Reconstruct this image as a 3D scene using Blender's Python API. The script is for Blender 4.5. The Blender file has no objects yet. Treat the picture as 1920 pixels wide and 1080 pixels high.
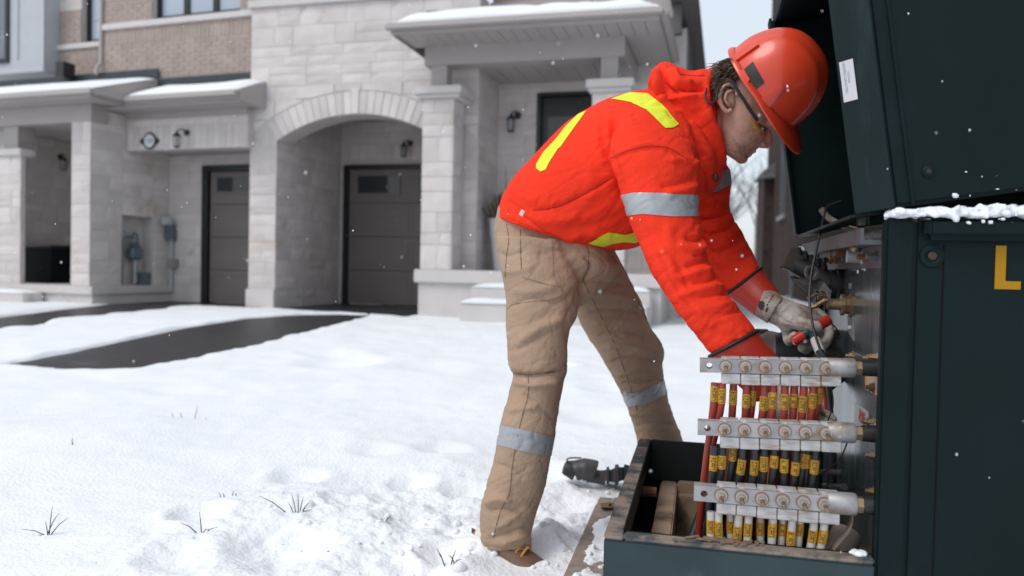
import bpy, bmesh, math, random
import numpy as np
from mathutils import Matrix, Vector
random.seed(7); np.random.seed(7)
S = bpy.context.scene
COL = S.collection
# ------------------------------------------------------------------ camera
F = 1920*28/36; PITCH = math.radians(1.42); ROLL = math.radians(1.2); CZ = .80
_cr, _sr, _cp, _sp = math.cos(ROLL), math.sin(ROLL), math.cos(PITCH), math.sin(PITCH)
RC = np.array([[_cr,-_sr,0],[_sr,_cr,0],[0,0,1]]) @ np.array([[1,0,0],[0,_cp,-_sp],[0,_sp,_cp]])
CAM = np.array([0,0,CZ])
cd = bpy.data.cameras.new('camera'); cam = bpy.data.objects.new('camera', cd); COL.objects.link(cam)
cd.lens = 28; cd.sensor_width = 36; cd.clip_start = .05; cd.clip_end = 600
cd.dof.use_dof = True; cd.dof.focus_distance = 1.85; cd.dof.aperture_fstop = 3.0
def _w(v): return (v[0], v[2], -v[1])
_right = _w(RC.T @ np.array([1,0,0.])); _down = _w(RC.T @ np.array([0,1.,0])); _fwd = _w(RC.T @ np.array([0,0,1.]))
cam.matrix_world = Matrix(((_right[0],-_down[0],-_fwd[0],0),(_right[1],-_down[1],-_fwd[1],0),(_right[2],-_down[2],-_fwd[2],CZ),(0,0,0,1)))
S.camera = cam
# ------------------------------------------------------------------ sky, sun, exposure
W_ = bpy.data.worlds.new('World'); S.world = W_; W_.use_nodes = True
nt = W_.node_tree; nt.nodes.clear()
sky = nt.nodes.new('ShaderNodeTexSky'); sky.sky_type = 'NISHITA'; sky.sun_disc = False
sky.sun_elevation = math.radians(52); sky.sun_rotation = math.radians(-125); sky.air_density = 1.0; sky.dust_density = 3.0
b1 = nt.nodes.new('ShaderNodeBackground'); b1.inputs['Strength'].default_value = .05
b2 = nt.nodes.new('ShaderNodeBackground'); b2.inputs['Color'].default_value = (.85,.90,.955,1); b2.inputs['Strength'].default_value = .72
ad = nt.nodes.new('ShaderNodeAddShader'); wo = nt.nodes.new('ShaderNodeOutputWorld')
nt.links.new(sky.outputs[0], b1.inputs['Color']); nt.links.new(b1.outputs[0], ad.inputs[0]); nt.links.new(b2.outputs[0], ad.inputs[1]); nt.links.new(ad.outputs[0], wo.inputs['Surface'])
sd = bpy.data.lights.new('sun', 'SUN'); sd.energy = 1.3; sd.angle = math.radians(25); sd.color = (1,.98,.96)
so = bpy.data.objects.new('sun', sd); COL.objects.link(so)
so.rotation_euler = Vector((-.50,-.38,.80)).to_track_quat('Z','Y').to_euler()
S.view_settings.view_transform = 'Standard'; S.view_settings.look = 'None'; S.view_settings.exposure = 0.09; S.view_settings.gamma = 1
S.render.resolution_x = 1024; S.render.resolution_y = 576
# ------------------------------------------------------------------ pixel geometry helpers
def ray(px, py):
    d = RC.T @ np.array([(px-960)/F, (py-540)/F, 1.]); return np.array([d[0], d[2], -d[1]])
def P(px, py, Y):
    d = ray(px, py); return CAM + d*(Y/d[1])
def onz(px, py, z):
    d = ray(px, py); return CAM + d*((z-CZ)/d[2])
def onplane(px, py, p, n):
    d = ray(px, py); return CAM + d*(np.dot(np.array(p)-CAM, n)/np.dot(d, n))
def proj(V):
    q = np.asarray(V, float)-CAM; c = np.stack([q[...,0], -q[...,2], q[...,1]], -1) @ RC.T
    return 960+F*c[...,0]/c[...,2], 540+F*c[...,1]/c[...,2]
def px2m(n, Y): return n*Y/F
class Frame:
    def __init__(s, yaw, o):
        a = math.radians(yaw); s.o = np.array(o, float); s.o[2] = 0
        s.u = np.array([math.cos(a), -math.sin(a), 0]); s.v = np.array([math.sin(a), math.cos(a), 0]); s.z = np.array([0,0,1.])
    def __call__(s, u, v, z): return s.o + s.u*u + s.v*v + s.z*z
    def front(s, px, py, v=0):
        p = onplane(px, py, s.o+s.v*v, s.v)-s.o; return float(p@s.u), float(p[2])
    def side(s, px, py, u):
        p = onplane(px, py, s.o+s.u*u, s.u)-s.o; return float(p@s.v), float(p[2])
    def mat(s, u=0, v=0, z=0):
        o = s(u,v,z); return Matrix(((s.u[0],s.v[0],0,o[0]),(s.u[1],s.v[1],0,o[1]),(0,0,1,o[2]),(0,0,0,1)))
# ------------------------------------------------------------------ object helpers
WM = {}
def link(o, parent=None, wm=None):
    COL.objects.link(o); wm = wm or Matrix.Identity(4); WM[o.name] = wm
    if parent is not None:
        o.parent = parent; o.matrix_parent_inverse = WM[parent.name].inverted()
    o.matrix_basis = wm
    return o
def tag(o, label=None, cat=None, group=None, kind=None):
    if label: o['label'] = label
    if cat: o['category'] = cat
    if group: o['group'] = group
    if kind: o['kind'] = kind
    return o
def thing(name, loc, label, cat, group=None):
    o = bpy.data.objects.new(name, None); o.empty_display_size = .1
    link(o, None, Matrix.Translation(Vector(loc))); return tag(o, label, cat, group)
def mesh_obj(name, me, mat, parent=None, smooth=False, wm=None):
    if mat is not None and not me.materials: me.materials.append(mat)
    if smooth: me.polygons.foreach_set('use_smooth', [True]*len(me.polygons))
    return link(bpy.data.objects.new(name, me), parent, wm)
class MB:
    def __init__(s): s.v = []; s.f = []
    def add(s, verts, faces):
        n = len(s.v); s.v += [tuple(map(float, p)) for p in verts]; s.f += [tuple(i+n for i in f) for f in faces]; return s
    def box8(s, p): return s.add(p, [(0,3,2,1),(4,5,6,7),(0,1,5,4),(1,2,6,5),(2,3,7,6),(3,0,4,7)])
    def fb(s, fr, u0, u1, v0, v1, z0, z1):
        return s.box8([fr(u0,v0,z0),fr(u1,v0,z0),fr(u1,v1,z0),fr(u0,v1,z0),fr(u0,v0,z1),fr(u1,v0,z1),fr(u1,v1,z1),fr(u0,v1,z1)])
    def prism(s, ring, ext):      # polygon ring of 3D points, extruded by a vector
        n = len(ring); ring = [np.array(p, float) for p in ring]; ext = np.array(ext, float)
        return s.add(ring+[p+ext for p in ring], [tuple(range(n-1,-1,-1)), tuple(range(n,2*n))]+[(i,(i+1)%n,n+(i+1)%n,n+i) for i in range(n)])
    def tube(s, pts, r, n=8, caps=True, flat=1.0):
        pts = [np.array(p, float) for p in pts]; m = len(pts); rs = r if hasattr(r, '__len__') else [r]*m
        t0 = pts[1]-pts[0]; t0 /= np.linalg.norm(t0)
        a = np.array([0,0,1.]) if abs(t0[2]) < .9 else np.array([1.,0,0])
        x = np.cross(t0, a); x /= np.linalg.norm(x); V = []
        for i in range(m):
            t = pts[min(i+1,m-1)]-pts[max(i-1,0)]; t /= (np.linalg.norm(t)+1e-12)
            x = x-t*(x@t); x /= np.linalg.norm(x); y = np.cross(t, x)
            V += [pts[i]+rs[i]*(x*math.cos(k*2*math.pi/n)+flat*y*math.sin(k*2*math.pi/n)) for k in range(n)]
        Fc = [(i*n+k, i*n+(k+1)%n, (i+1)*n+(k+1)%n, (i+1)*n+k) for i in range(m-1) for k in range(n)]
        if caps: Fc += [tuple(range(n-1,-1,-1)), tuple(range((m-1)*n, m*n))]
        return s.add(V, Fc)
    def lathe(s, base, axis, prof, n=16):     # prof: (distance along axis, radius)
        axis = np.array(axis, float); axis /= np.linalg.norm(axis)
        a = np.array([0,0,1.]) if abs(axis[2]) < .9 else np.array([1.,0,0])
        x = np.cross(axis, a); x /= np.linalg.norm(x); y = np.cross(axis, x); base = np.array(base, float); m = len(prof)
        V = [base+axis*h+r*(x*math.cos(k*2*math.pi/n)+y*math.sin(k*2*math.pi/n)) for h, r in prof for k in range(n)]
        Fc = [(i*n+k, i*n+(k+1)%n, (i+1)*n+(k+1)%n, (i+1)*n+k) for i in range(m-1) for k in range(n)]
        Fc += [tuple(range(n-1,-1,-1)), tuple(range((m-1)*n, m*n))]
        return s.add(V, Fc)
    def ellipsoid(s, c, ax, n=14, m=9):      # ax: three axis vectors
        c = np.array(c, float); A = [np.array(a, float) for a in ax]; V = [c+A[2]]
        for i in range(1, m):
            th = math.pi*i/m
            V += [c+A[2]*math.cos(th)+math.sin(th)*(A[0]*math.cos(2*math.pi*k/n)+A[1]*math.sin(2*math.pi*k/n)) for k in range(n)]
        V.append(c-A[2]); L = len(V)-1
        Fc = [(0,1+k,1+(k+1)%n) for k in range(n)]
        Fc += [(1+(i*n)+k, 1+(i+1)*n+k, 1+(i+1)*n+(k+1)%n, 1+i*n+(k+1)%n) for i in range(m-2) for k in range(n)]
        Fc += [(L, 1+(m-2)*n+(k+1)%n, 1+(m-2)*n+k) for k in range(n)]
        return s.add(V, Fc)
    def mesh(s, name, center=True, bevel=0, seg=2):
        V = np.array(s.v); c = np.zeros(3)
        if center: c = (V.min(0)+V.max(0))/2; c[2] = V[:,2].min()
        me = bpy.data.meshes.new(name); me.from_pydata([tuple(p) for p in V-c], [], s.f); me.update()
        bm = bmesh.new(); bm.from_mesh(me); bmesh.ops.recalc_face_normals(bm, faces=bm.faces)
        if bevel:
            e = [x for x in bm.edges if len(x.link_faces) == 2 and x.calc_face_angle(0) > .5]
            bmesh.ops.bevel(bm, geom=e, offset=bevel, segments=seg, affect='EDGES', clamp_overlap=True)
        bm.to_mesh(me); bm.free(); return me, c
    def build(s, name, mat, parent=None, smooth=False, bevel=0, seg=2):
        me, c = s.mesh(name, True, bevel, seg)
        o = mesh_obj(name, me, mat, parent, smooth, Matrix.Translation(Vector(c)))
        if smooth: autosmooth(me)
        return o
def autosmooth(me, ang=40):
    bm = bmesh.new(); bm.from_mesh(me); a = math.radians(ang)
    for e in bm.edges: e.smooth = len(e.link_faces) != 2 or e.calc_face_angle(0) < a
    bm.to_mesh(me); bm.free()
def catmull(A, k):
    A = np.array(A, float); n = len(A); out = []
    for i in range(n-1):
        p0, p1, p2, p3 = A[max(i-1,0)], A[i], A[i+1], A[min(i+2,n-1)]
        for j in range(k):
            t = j/k; out.append(.5*((2*p1)+(-p0+p2)*t+(2*p0-5*p1+4*p2-p3)*t*t+(-p0+3*p1-3*p2+p3)*t**3))
    out.append(A[-1]); return np.array(out)
# ------------------------------------------------------------------ noise
def _hash(ix, iy, seed): 
    h = np.sin(ix*127.1+iy*311.7+seed*74.7)*43758.5453; return h-np.floor(h)
def vnoise(x, y, seed=0):
    ix, iy = np.floor(x), np.floor(y); fx, fy = x-ix, y-iy; fx = fx*fx*(3-2*fx); fy = fy*fy*(3-2*fy)
    return (_hash(ix,iy,seed)*(1-fx)+_hash(ix+1,iy,seed)*fx)*(1-fy)+(_hash(ix,iy+1,seed)*(1-fx)+_hash(ix+1,iy+1,seed)*fx)*fy-.5
def fbm(x, y, o=4, seed=0):
    r = 0; a = 1
    for i in range(o): r = r+a*vnoise(x*2**i, y*2**i, seed+i*3); a *= .5
    return r
# ------------------------------------------------------------------ materials
MATS = {}
def pm(name, col, rough=.6, metal=0, var=.12, scale=6, bump=0, bscale=40, rand=0, coat=0, spec=.5, dirt=None, damt=.3, dscale=5, stretch=None, sss=0, trans=0, alpha=1, rvar=0, emis=None):
    if name in MATS: return MATS[name]
    m = bpy.data.materials.new(name); m.use_nodes = True; n = m.node_tree.nodes; l = m.node_tree.links
    b = n['Principled BSDF']; b.inputs['Roughness'].default_value = rough; b.inputs['Metallic'].default_value = metal
    b.inputs['Specular IOR Level'].default_value = spec
    if coat: b.inputs['Coat Weight'].default_value = coat; b.inputs['Coat Roughness'].default_value = .08
    if sss: b.inputs['Subsurface Weight'].default_value = sss; b.inputs['Subsurface Radius'].default_value = (.012,.006,.004)
    if trans: b.inputs['Transmission Weight'].default_value = trans
    b.inputs['Alpha'].default_value = alpha
    tc = n.new('ShaderNodeTexCoord'); src = tc.outputs['Object']
    geo = n.new('ShaderNodeNewGeometry'); src = geo.outputs['Position']
    if stretch:
        mp = n.new('ShaderNodeMapping'); mp.inputs['Scale'].default_value = stretch; l.new(src, mp.inputs[0]); src = mp.outputs[0]
    nz = n.new('ShaderNodeTexNoise'); nz.inputs['Scale'].default_value = scale; nz.inputs['Detail'].default_value = 6; l.new(src, nz.inputs['Vector'])
    rp = n.new('ShaderNodeValToRGB'); c = np.array(col[:3])
    rp.color_ramp.elements[0].position = .3; rp.color_ramp.elements[1].position = .7
    rp.color_ramp.elements[0].color = (*np.clip(c*(1-var),0,1),1); rp.color_ramp.elements[1].color = (*np.clip(c*(1+var),0,1),1)
    l.new(nz.outputs['Fac'], rp.inputs[0]); out = rp.outputs[0]
    if dirt:
        n2 = n.new('ShaderNodeTexNoise'); n2.inputs['Scale'].default_value = dscale; n2.inputs['Detail'].default_value = 8; n2.inputs['Roughness'].default_value = .65; l.new(src, n2.inputs['Vector'])
        r2 = n.new('ShaderNodeValToRGB'); t = .5+.25*(1-2*damt); r2.color_ramp.elements[0].position = max(0,t-.06); r2.color_ramp.elements[1].position = min(1,t+.08)
        l.new(n2.outputs['Fac'], r2.inputs[0]); mx = n.new('ShaderNodeMix'); mx.data_type = 'RGBA'
        l.new(r2.outputs[0], mx.inputs[0]); l.new(out, mx.inputs[6]); mx.inputs[7].default_value = (*dirt,1); out = mx.outputs[2]
    if rand:
        oi = n.new('ShaderNodeObjectInfo'); mr = n.new('ShaderNodeMapRange'); mr.inputs[3].default_value = 1-rand; mr.inputs[4].default_value = 1+rand
        l.new(oi.outputs['Random'], mr.inputs[0]); vm = n.new('ShaderNodeVectorMath'); vm.operation = 'SCALE'; l.new(out, vm.inputs[0]); l.new(mr.outputs[0], vm.inputs['Scale']); out = vm.outputs[0]
    l.new(out, b.inputs['Base Color'])
    if rvar:
        mr2 = n.new('ShaderNodeMapRange'); mr2.inputs[3].default_value = max(0,rough-rvar); mr2.inputs[4].default_value = min(1,rough+rvar); l.new(nz.outputs['Fac'], mr2.inputs[0]); l.new(mr2.outputs[0], b.inputs['Roughness'])
    if bump:
        n3 = n.new('ShaderNodeTexNoise'); n3.inputs['Scale'].default_value = bscale; n3.inputs['Detail'].default_value = 5; l.new(src, n3.inputs['Vector'])
        bp = n.new('ShaderNodeBump'); bp.inputs['Strength'].default_value = bump; bp.inputs['Distance'].default_value = .01; l.new(n3.outputs['Fac'], bp.inputs['Height']); l.new(bp.outputs[0], b.inputs['Normal'])
    MATS[name] = m; return m
stoneM = pm('pale_limestone', (.57,.53,.515), .85, var=.08, scale=3, bump=.35, bscale=22, rand=.09, dirt=(.50,.43,.37), damt=.22, dscale=1.6)
mortarM = pm('mortar', (.50,.465,.45), .9, var=.08, scale=8, bump=.3)
brickM = pm('tan_brick', (.335,.268,.235), .85, var=.12, scale=5, bump=.3, bscale=60, dirt=(.38,.31,.265), damt=.3, dscale=3)
precastM = pm('precast_concrete', (.54,.515,.505), .8, var=.06, scale=3, bump=.2, dirt=(.42,.37,.32), damt=.22, dscale=3)
trimM = pm('taupe_aluminium_trim', (.36,.33,.32), .45, var=.03, scale=2)
sidingM = pm('grey_siding', (.40,.42,.45), .5, var=.03)
flashM = pm('dark_flashing', (.02,.032,.038), .4, var=.1)
blackM = pm('black_paint', (.012,.013,.015), .35, var=.1)
gdoorM = pm('taupe_garage_door', (.150,.130,.124), .5, var=.05, scale=1.5)
glassM = pm('dark_window_glass', (.02,.026,.03), .05, var=.05, spec=.6)
paneM = pm('sky_reflect_glass', (.36,.42,.50), .06, var=.08, scale=.6, spec=.8)  # pale blue-grey colour stands in for reflected sky and curtains
snowM = pm('snow', (.80,.825,.85), .8, var=.025, scale=1.6, bump=.6, bscale=80, spec=.15)
asphaltM = pm('wet_asphalt', (.022,.021,.024), .42, var=.25, scale=30, bump=.25, bscale=160, dirt=(.16,.16,.17), damt=.13, dscale=5, stretch=(.35,1.6,1), rvar=.2)
# ------------------------------------------------------------------ terrain frames
HR = Frame(15, onz(465,578,.1)); HL = Frame(19, onz(172,573,.1))
GZ = .10
# unit stones, shared by every block of the walls
UNIT = []
for k in range(5):
    rr = random.Random(k); nx, nz = 3, 2; V = []; Fc = []
    for j in range(nz+1):
        for i in range(nx+1):
            x, z = i/nx-.5, j/nz-.5; edge = i in (0,nx) or j in (0,nz)
            V.append((x*(.985 if edge else 1), -.5+(.25 if edge else rr.uniform(-.1,.12)), z*(.97 if edge else 1)))
    for j in range(nz):
        for i in range(nx): a = j*(nx+1)+i; Fc.append((a, a+1, a+nx+2, a+nx+1))
    ringf = [i for i in range(nx+1)]+[j*(nx+1)+nx for j in range(1,nz+1)]+[nz*(nx+1)+i for i in range(nx-1,-1,-1)]+[j*(nx+1) for j in range(nz-1,0,-1)]
    n0 = len(V)
    for i in ringf: V.append((V[i][0]*1.01, .5, V[i][2]*1.02))
    L = len(ringf)
    for i in range(L): Fc.append((ringf[(i+1)%L], ringf[i], n0+i, n0+(i+1)%L))
    me = bpy.data.meshes.new('stone_block'); me.from_pydata(V, [], Fc); me.materials.append(stoneM); UNIT.append(me)
def stone_cells(a0, a1, z0, z1, rng, hs=(.15,.2,.2,.26,.3), wr=(.26,.62)):
    z = z0; out = []
    while z < z1-.02:
        h = rng.choice(hs)
        if z1-z-h < .1: h = z1-z
        a = a0
        while a < a1-.01:
            w = rng.uniform(*wr)
            if a1-a-w < .16: w = a1-a
            if h > .24 and rng.random() < .4:
                k = rng.choice((.4,.5,.6)); out += [(a,a+w,z,z+h*k),(a,a+w,z+h*k,z+h)]
            else: out.append((a,a+w,z,z+h))
            a += w
        z += h
    return out
def place_stones(fr, kind, c, cells, parent, rng, name='stone_block', hole=None, proud=.013, gap=.007):
    for (a0,a1,z0,z1) in cells:
        if hole and hole(a0,a1,z0,z1): continue
        o = bpy.data.objects.new(name, rng.choice(UNIT))
        A = fr.u if kind == 'front' else fr.v; N = -fr.v if kind == 'front' else fr.u*c[1]
        cc = c[0]; am, zm = (a0+a1)/2, (z0+z1)/2
        ctr = fr(am, cc, zm) if kind == 'front' else fr(cc, am, zm)
        d = .03; pr = proud*rng.uniform(.55,1.1)
        ctr = ctr+N*(pr-d/2+d*.0)
        X = A if kind == 'front' else A*(1 if c[1] > 0 else -1)
        sx, sz = a1-a0-gap, z1-z0-gap; Yv = -N
        m = Matrix(((X[0]*sx,Yv[0]*d,0,ctr[0]),(X[1]*sx,Yv[1]*d,0,ctr[1]),(0,0,sz,ctr[2]),(0,0,0,1)))
        link(o, parent, m)
def poly_stone(fr, v, ring, parent, name='stone_block', d=.03, proud=.014, mat=None):
    mb = MB(); mb.prism([fr(a, v-proud, z) for a, z in ring], fr.v*d); return mb.build(name, mat or stoneM, parent, bevel=.004, seg=1)
def bricks(fr, kind, c, a0, a1, z0, z1, parent, name='brick_courses', holes=(), bl=.21, bh=.071, gap=.01, soldier=()):
    mb = MB(); z = z0; row = 0
    A = fr.u if kind == 'front' else fr.v; N = -fr.v if kind == 'front' else fr.u*c[1]
    pt = (lambda a, z: fr(a, c[0], z)) if kind == 'front' else (lambda a, z: fr(c[0], a, z))
    def one(x0, x1, y0, y1):
        if x1-x0 < .02: return
        for h in holes:
            if x1 > h[0] and x0 < h[1] and y1 > h[2] and y0 < h[3]:
                if x0 < h[0]-.02: x1 = h[0]
                elif x1 > h[1]+.02: x0 = h[1]
                else: return
        pr = random.uniform(.006,.012); p = [pt(x0,y0),pt(x1,y0),pt(x1,y1),pt(x0,y1)]
        mb.prism([q+N*pr for q in p], -N*.02)
    while z < z1-.02:
        s = [q for q in soldier if q[0] <= z < q[1]-.01]
        if s:
            a = a0
            while a < a1: one(a, min(a+bh-.002,a1), z, s[0][1]-gap); a += bh+gap-.004
            z = s[0][1]; continue
        a = a0-(row % 2)*bl/2
        while a < a1:
            one(max(a,a0), min(a+bl-gap,a1), z, min(z+bh-gap,z1)); a += bl
        z += bh; row += 1
    return tag(mb.build(name, brickM, parent), kind='stuff')
def lantern(fr, u, v, z, label, s=1.0):
    o = thing('wall_lantern', fr(u,v,z), label, 'wall lamp', 'black carriage lanterns on the house walls')
    MB().lathe(fr(u,v,z+.12*s), -fr.v, [(0,.055*s),(.02*s,.05*s),(.03*s,.02*s)], 12).build('back_plate', blackM, o)
    MB().tube([fr(u,v-.01,z+.12*s),fr(u,v-.08*s,z+.17*s),fr(u-.05*s,v-.15*s,z+.14*s),fr(u-.06*s,v-.17*s,z+.09*s)], .012*s, 6).build('arm', blackM, o)
    c = fr(u-.06*s, v-.17*s, z)
    MB().lathe(c+np.array([0,0,.0]), (0,0,1), [(.03*s,.075*s),(.045*s,.07*s),(.09*s,.025*s),(.12*s,.008*s)], 8).build('cap', blackM, o)
    MB().lathe(c+np.array([0,0,-.165*s]), (0,0,1), [(0,.03*s),(.012*s,.058*s),(.022*s,.058*s)], 8).build('base', blackM, o)
    g = MB().lathe(c+np.array([0,0,-.14*s]), (0,0,1), [(0,.045*s),(.17*s,.056*s)], 8).build('glass', pm('lantern_glass',(.35,.38,.4),.1,spec=.8,alpha=.55), o)
    for k in range(4):
        a = k*math.pi/2+.5; d = np.array([math.cos(a),math.sin(a),0])
        MB().tube([c+d*.05*s+np.array([0,0,-.145*s]), c+d*.064*s+np.array([0,0,.035*s])], .006*s, 4).build('bar', blackM, o)
    return o
def garage_door(fr, v, u0, u1, z0, z1, house, wins, frame_w=.10):
    d = MB().fb(fr, u0, u1, v, v+.05, z0, z1).build('garage_door', gdoorM, house)
    n = 4; h = (z1-z0)/n
    for k in range(n):
        MB().fb(fr, u0+.012, u1-.012, v-.022, v-.001, z0+k*h+.006, z0+(k+1)*h-.006).build('door_section', gdoorM, d, bevel=.006, seg=1)
        m = max(1, int(round((u1-u0)/1.15)))
        for j in range(m):
            a0 = u0+.07+j*(u1-u0-.08)/m; a1 = a0+(u1-u0-.08)/m-.07
            if k == n-1 and wins: continue
            mb = MB()
            for q in ((a0,a1,z0+k*h+.09,z0+k*h+.105),(a0,a1,z0+(k+1)*h-.105,z0+(k+1)*h-.09),(a0,a0+.015,z0+k*h+.105,z0+(k+1)*h-.105),(a1-.015,a1,z0+k*h+.105,z0+(k+1)*h-.105)):
                mb.fb(fr, q[0], q[1], v-.03, v-.0225, q[2], q[3])
            mb.build('panel_moulding', gdoorM, d)
    for (a0,a1,b0,b1) in wins:
        MB().fb(fr, a0, a1, v-.034, v-.0225, b0, b1).build('door_window', glassM, d)
        mb = MB()
        for q in ((a0-.03,a1+.03,b0-.03,b0),(a0-.03,a1+.03,b1,b1+.03),(a0-.03,a0,b0,b1),(a1,a1+.03,b0,b1)): mb.fb(fr, q[0], q[1], v-.042, v-.0225, q[2], q[3])
        mb.build('door_window_frame', gdoorM, d)
    return d
def snow_slab(name, ring_low, ring_high, t, parent, sub=14, mat=None):
    """snow lying on a roof quad: corners a,b (eave) and c,d (top); thick, wavy and rounded at the edges"""
    a, b, c, d = [np.array(p, float) for p in ring_low+ring_high]; nu, nv = 40, sub; V = []; Fc = []
    for j in range(nv+1):
        for i in range(nu+1):
            s_, t_ = i/nu, j/nv; p = (a*(1-s_)+b*s_)*(1-t_)+(d*(1-s_)+c*s_)*t_
            e = min(1, min(s_, 1-s_)*14, (t_)*6+.25, (1-t_)*8+.05)
            hgt = t*(math.sqrt(max(e,0)))*(1+.5*float(vnoise(np.array(p[0]*2.2),np.array(p[1]*2.2+5))))
            V.append(p+np.array([0,0,hgt]))
    n = len(V)
    for j in range(nv+1):
        for i in range(nu+1):
            s_, t_ = i/nu, j/nv; V.append((a*(1-s_)+b*s_)*(1-t_)+(d*(1-s_)+c*s_)*t_+np.array([0,0,-.004]))
    q = lambda i, j, o: o+j*(nu+1)+i
    for j in range(nv):
        for i in range(nu): Fc += [(q(i,j,0),q(i+1,j,0),q(i+1,j+1,0),q(i,j+1,0)), (q(i,j+1,n),q(i+1,j+1,n),q(i+1,j,n),q(i,j,n))]
    for i in range(nu): Fc += [(q(i+1,0,0),q(i,0,0),q(i,0,n),q(i+1,0,n)), (q(i,nv,0),q(i+1,nv,0),q(i+1,nv,n),q(i,nv,n))]
    for j in range(nv): Fc += [(q(0,j,0),q(0,j+1,0),q(0,j+1,n),q(0,j,n)), (q(nu,j+1,0),q(nu,j,0),q(nu,j,n),q(nu,j+1,n))]
    mb = MB(); mb.add(V, Fc); return mb.build(name, mat or snowM, parent, smooth=True)
def window(fr, v, u0, u1, z0, z1, house, mull=(), bars=()):
    w = MB()
    t = .07
    for q in ((u0,u1,z0,z0+t),(u0,u1,z1-t,z1),(u0,u0+t,z0+t,z1-t),(u1-t,u1,z0+t,z1-t)): w.fb(fr, q[0], q[1], v-.01, v+.06, q[2], q[3])
    wf = w.build('window', blackM, house)
    xs = [u0+t]+[m for m in mull]+[u1-t]
    for m in mull: MB().fb(fr, m-.05, m+.05, v-.006, v+.055, z0+t, z1-t).build('mullion', blackM, wf)
    for i in range(len(xs)-1):
        a0 = xs[i]+(.05 if i else 0); a1 = xs[i+1]-(.05 if i < len(xs)-2 else 0)
        MB().fb(fr, a0, a1, v+.03, v+.04, z0+t, z1-t).build('pane', paneM, wf)
        for bz in bars: MB().fb(fr, a0, a1, v+.02, v+.0298, bz-.008, bz+.008).build('glazing_bar', sidingM, wf)
    return wf
# ================================================================== right-hand townhouse
rng = random.Random(3)
hr = thing('townhouse', HR(3.2,2,GZ), 'pale stone townhouse with arched garage bay and columned snowy porch', 'house')
AU, AH, ZS, ZT = 1.75, 1.29, 2.65, 3.02      # arch centre, half span, spring, crown
AR = (AH**2+(ZT-ZS)**2)/(2*(ZT-ZS)); AC = ZT-AR; RT = .34
JL, JR, WR, WT = AU-AH, AU+AH, 3.65, 4.66
def arcz(u, R): return AC+math.sqrt(max(R*R-(u-AU)**2, 0))
# backing wall with the arched opening (one extruded outline)
ring = [(0,GZ-.3),(JL,GZ-.3)]+[(JL+(JR-JL)*i/24, arcz(JL+(JR-JL)*i/24, AR)) for i in range(25)]+[(JR,GZ-.3),(WR,GZ-.3),(WR,WT),(0,WT)]
wallf = MB().prism([HR(a,0,z) for a, z in ring], HR.v*.42).build('front_wall', mortarM, hr)
# blocks of the front wall, cut along the back of the arch ring
Re = AR+RT
cells = stone_cells(0, JL, GZ+.32, 2.62, rng, wr=(.2,.46))+stone_cells(JR, WR, .1, 2.62, rng)+stone_cells(0, WR, 2.62, WT, rng, wr=(.28,.7))
plain = []
xa = math.sqrt(Re**2-(ZS-.12-AC)**2)
for (a0,a1,z0,z1) in cells:
    us = np.linspace(a0+.005, a1-.005, 16)
    bot = [max(z0+.005, arcz(u, Re)+.006 if abs(u-AU) < xa else 0) if z1 > 2.3 else z0+.005 for u in us]
    if all(b <= z0+.006 for b in bot): plain.append((a0,a1,z0,z1)); continue
    run = []
    for u, b in list(zip(us,bot))+[(None,9)]:
        if b < z1-.03: run.append((u,b))
        else:
            if len(run) >= 2:
                r2 = [(run[0][0],z1-.006),(run[0][0],run[0][1])]+run[1:-1]+[(run[-1][0],run[-1][1]),(run[-1][0],z1-.006)]
                poly_stone(HR, 0, r2[::1], wallf)
            run = []
place_stones(HR, 'front', (0,), plain, wallf, rng)
# voussoirs
a_l = math.asin(AH/AR); N = 23
for k in range(N):
    t0 = -a_l+2*a_l*k/N; t1 = -a_l+2*a_l*(k+1)/N; key = k == N//2
    ro = Re*(1.0 if not key else 1.018)-.006
    g = .0018; pts = [(AU+r*math.sin(t), AC+r*math.cos(t)) for r, t in ((AR+.004,t0+g),(ro,t0+g),(ro,t1-g),(AR+.004,t1-g))]
    o = poly_stone(HR, 0, pts, wallf, name='keystone' if key else 'voussoir', proud=.018 if key else random.uniform(.009,.014))
MB().fb(HR, -.02, JL+.01, -.05, .43, GZ-.3, GZ+.30).build('base_stone', precastM, hr, bevel=.01)
MB().fb(HR, -.04, WR+.05, -.06, .1, WT, WT+.12).build('stone_cornice', precastM, hr, bevel=.01)
# upper storey behind the cornice
up = MB().fb(HR, 0.02, WR, .06, .42, WT+.12, 7.2).build('upper_wall', mortarM, hr)
bricks(HR, 'front', (.06,), 0.02, WR, WT+.13, 5.0, up)
# garage recess
GD = 2.03
side = MB().fb(HR, JL-.3, JL, .42, GD+.05, GZ-.3, 4.0).build('garage_side_wall', mortarM, hr)
place_stones(HR, 'side', (JL,1), stone_cells(.03, GD, GZ, 2.95, rng, wr=(.24,.62)), side, rng)
MB().fb(HR, JR, JR+.3, .42, GD+.05, GZ-.3, 4.0).build('garage_side_wall', mortarM, hr)
back = MB().fb(HR, JL-.3, JR+.3, GD+.051, GD+.3, 2.56, 4.0).build('garage_back_wall', mortarM, hr)
MB().fb(HR, JL, JL+.08, GD+.051, GD+.3, GZ-.3, 2.56).build('garage_back_wall', mortarM, hr)
place_stones(HR, 'front', (GD+.05,), [(a0,a0+.16,2.64,2.9) for a0 in np.arange(JL+.02,JR,.165)], back, rng)
place_stones(HR, 'front', (GD+.05,), stone_cells(JL+.02, JR, 2.92, 3.3, rng), back, rng)
MB().fb(HR, JL, JR, .43, GD+.05, 3.3, 3.35).build('garage_ceiling', trimM, hr)
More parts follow.
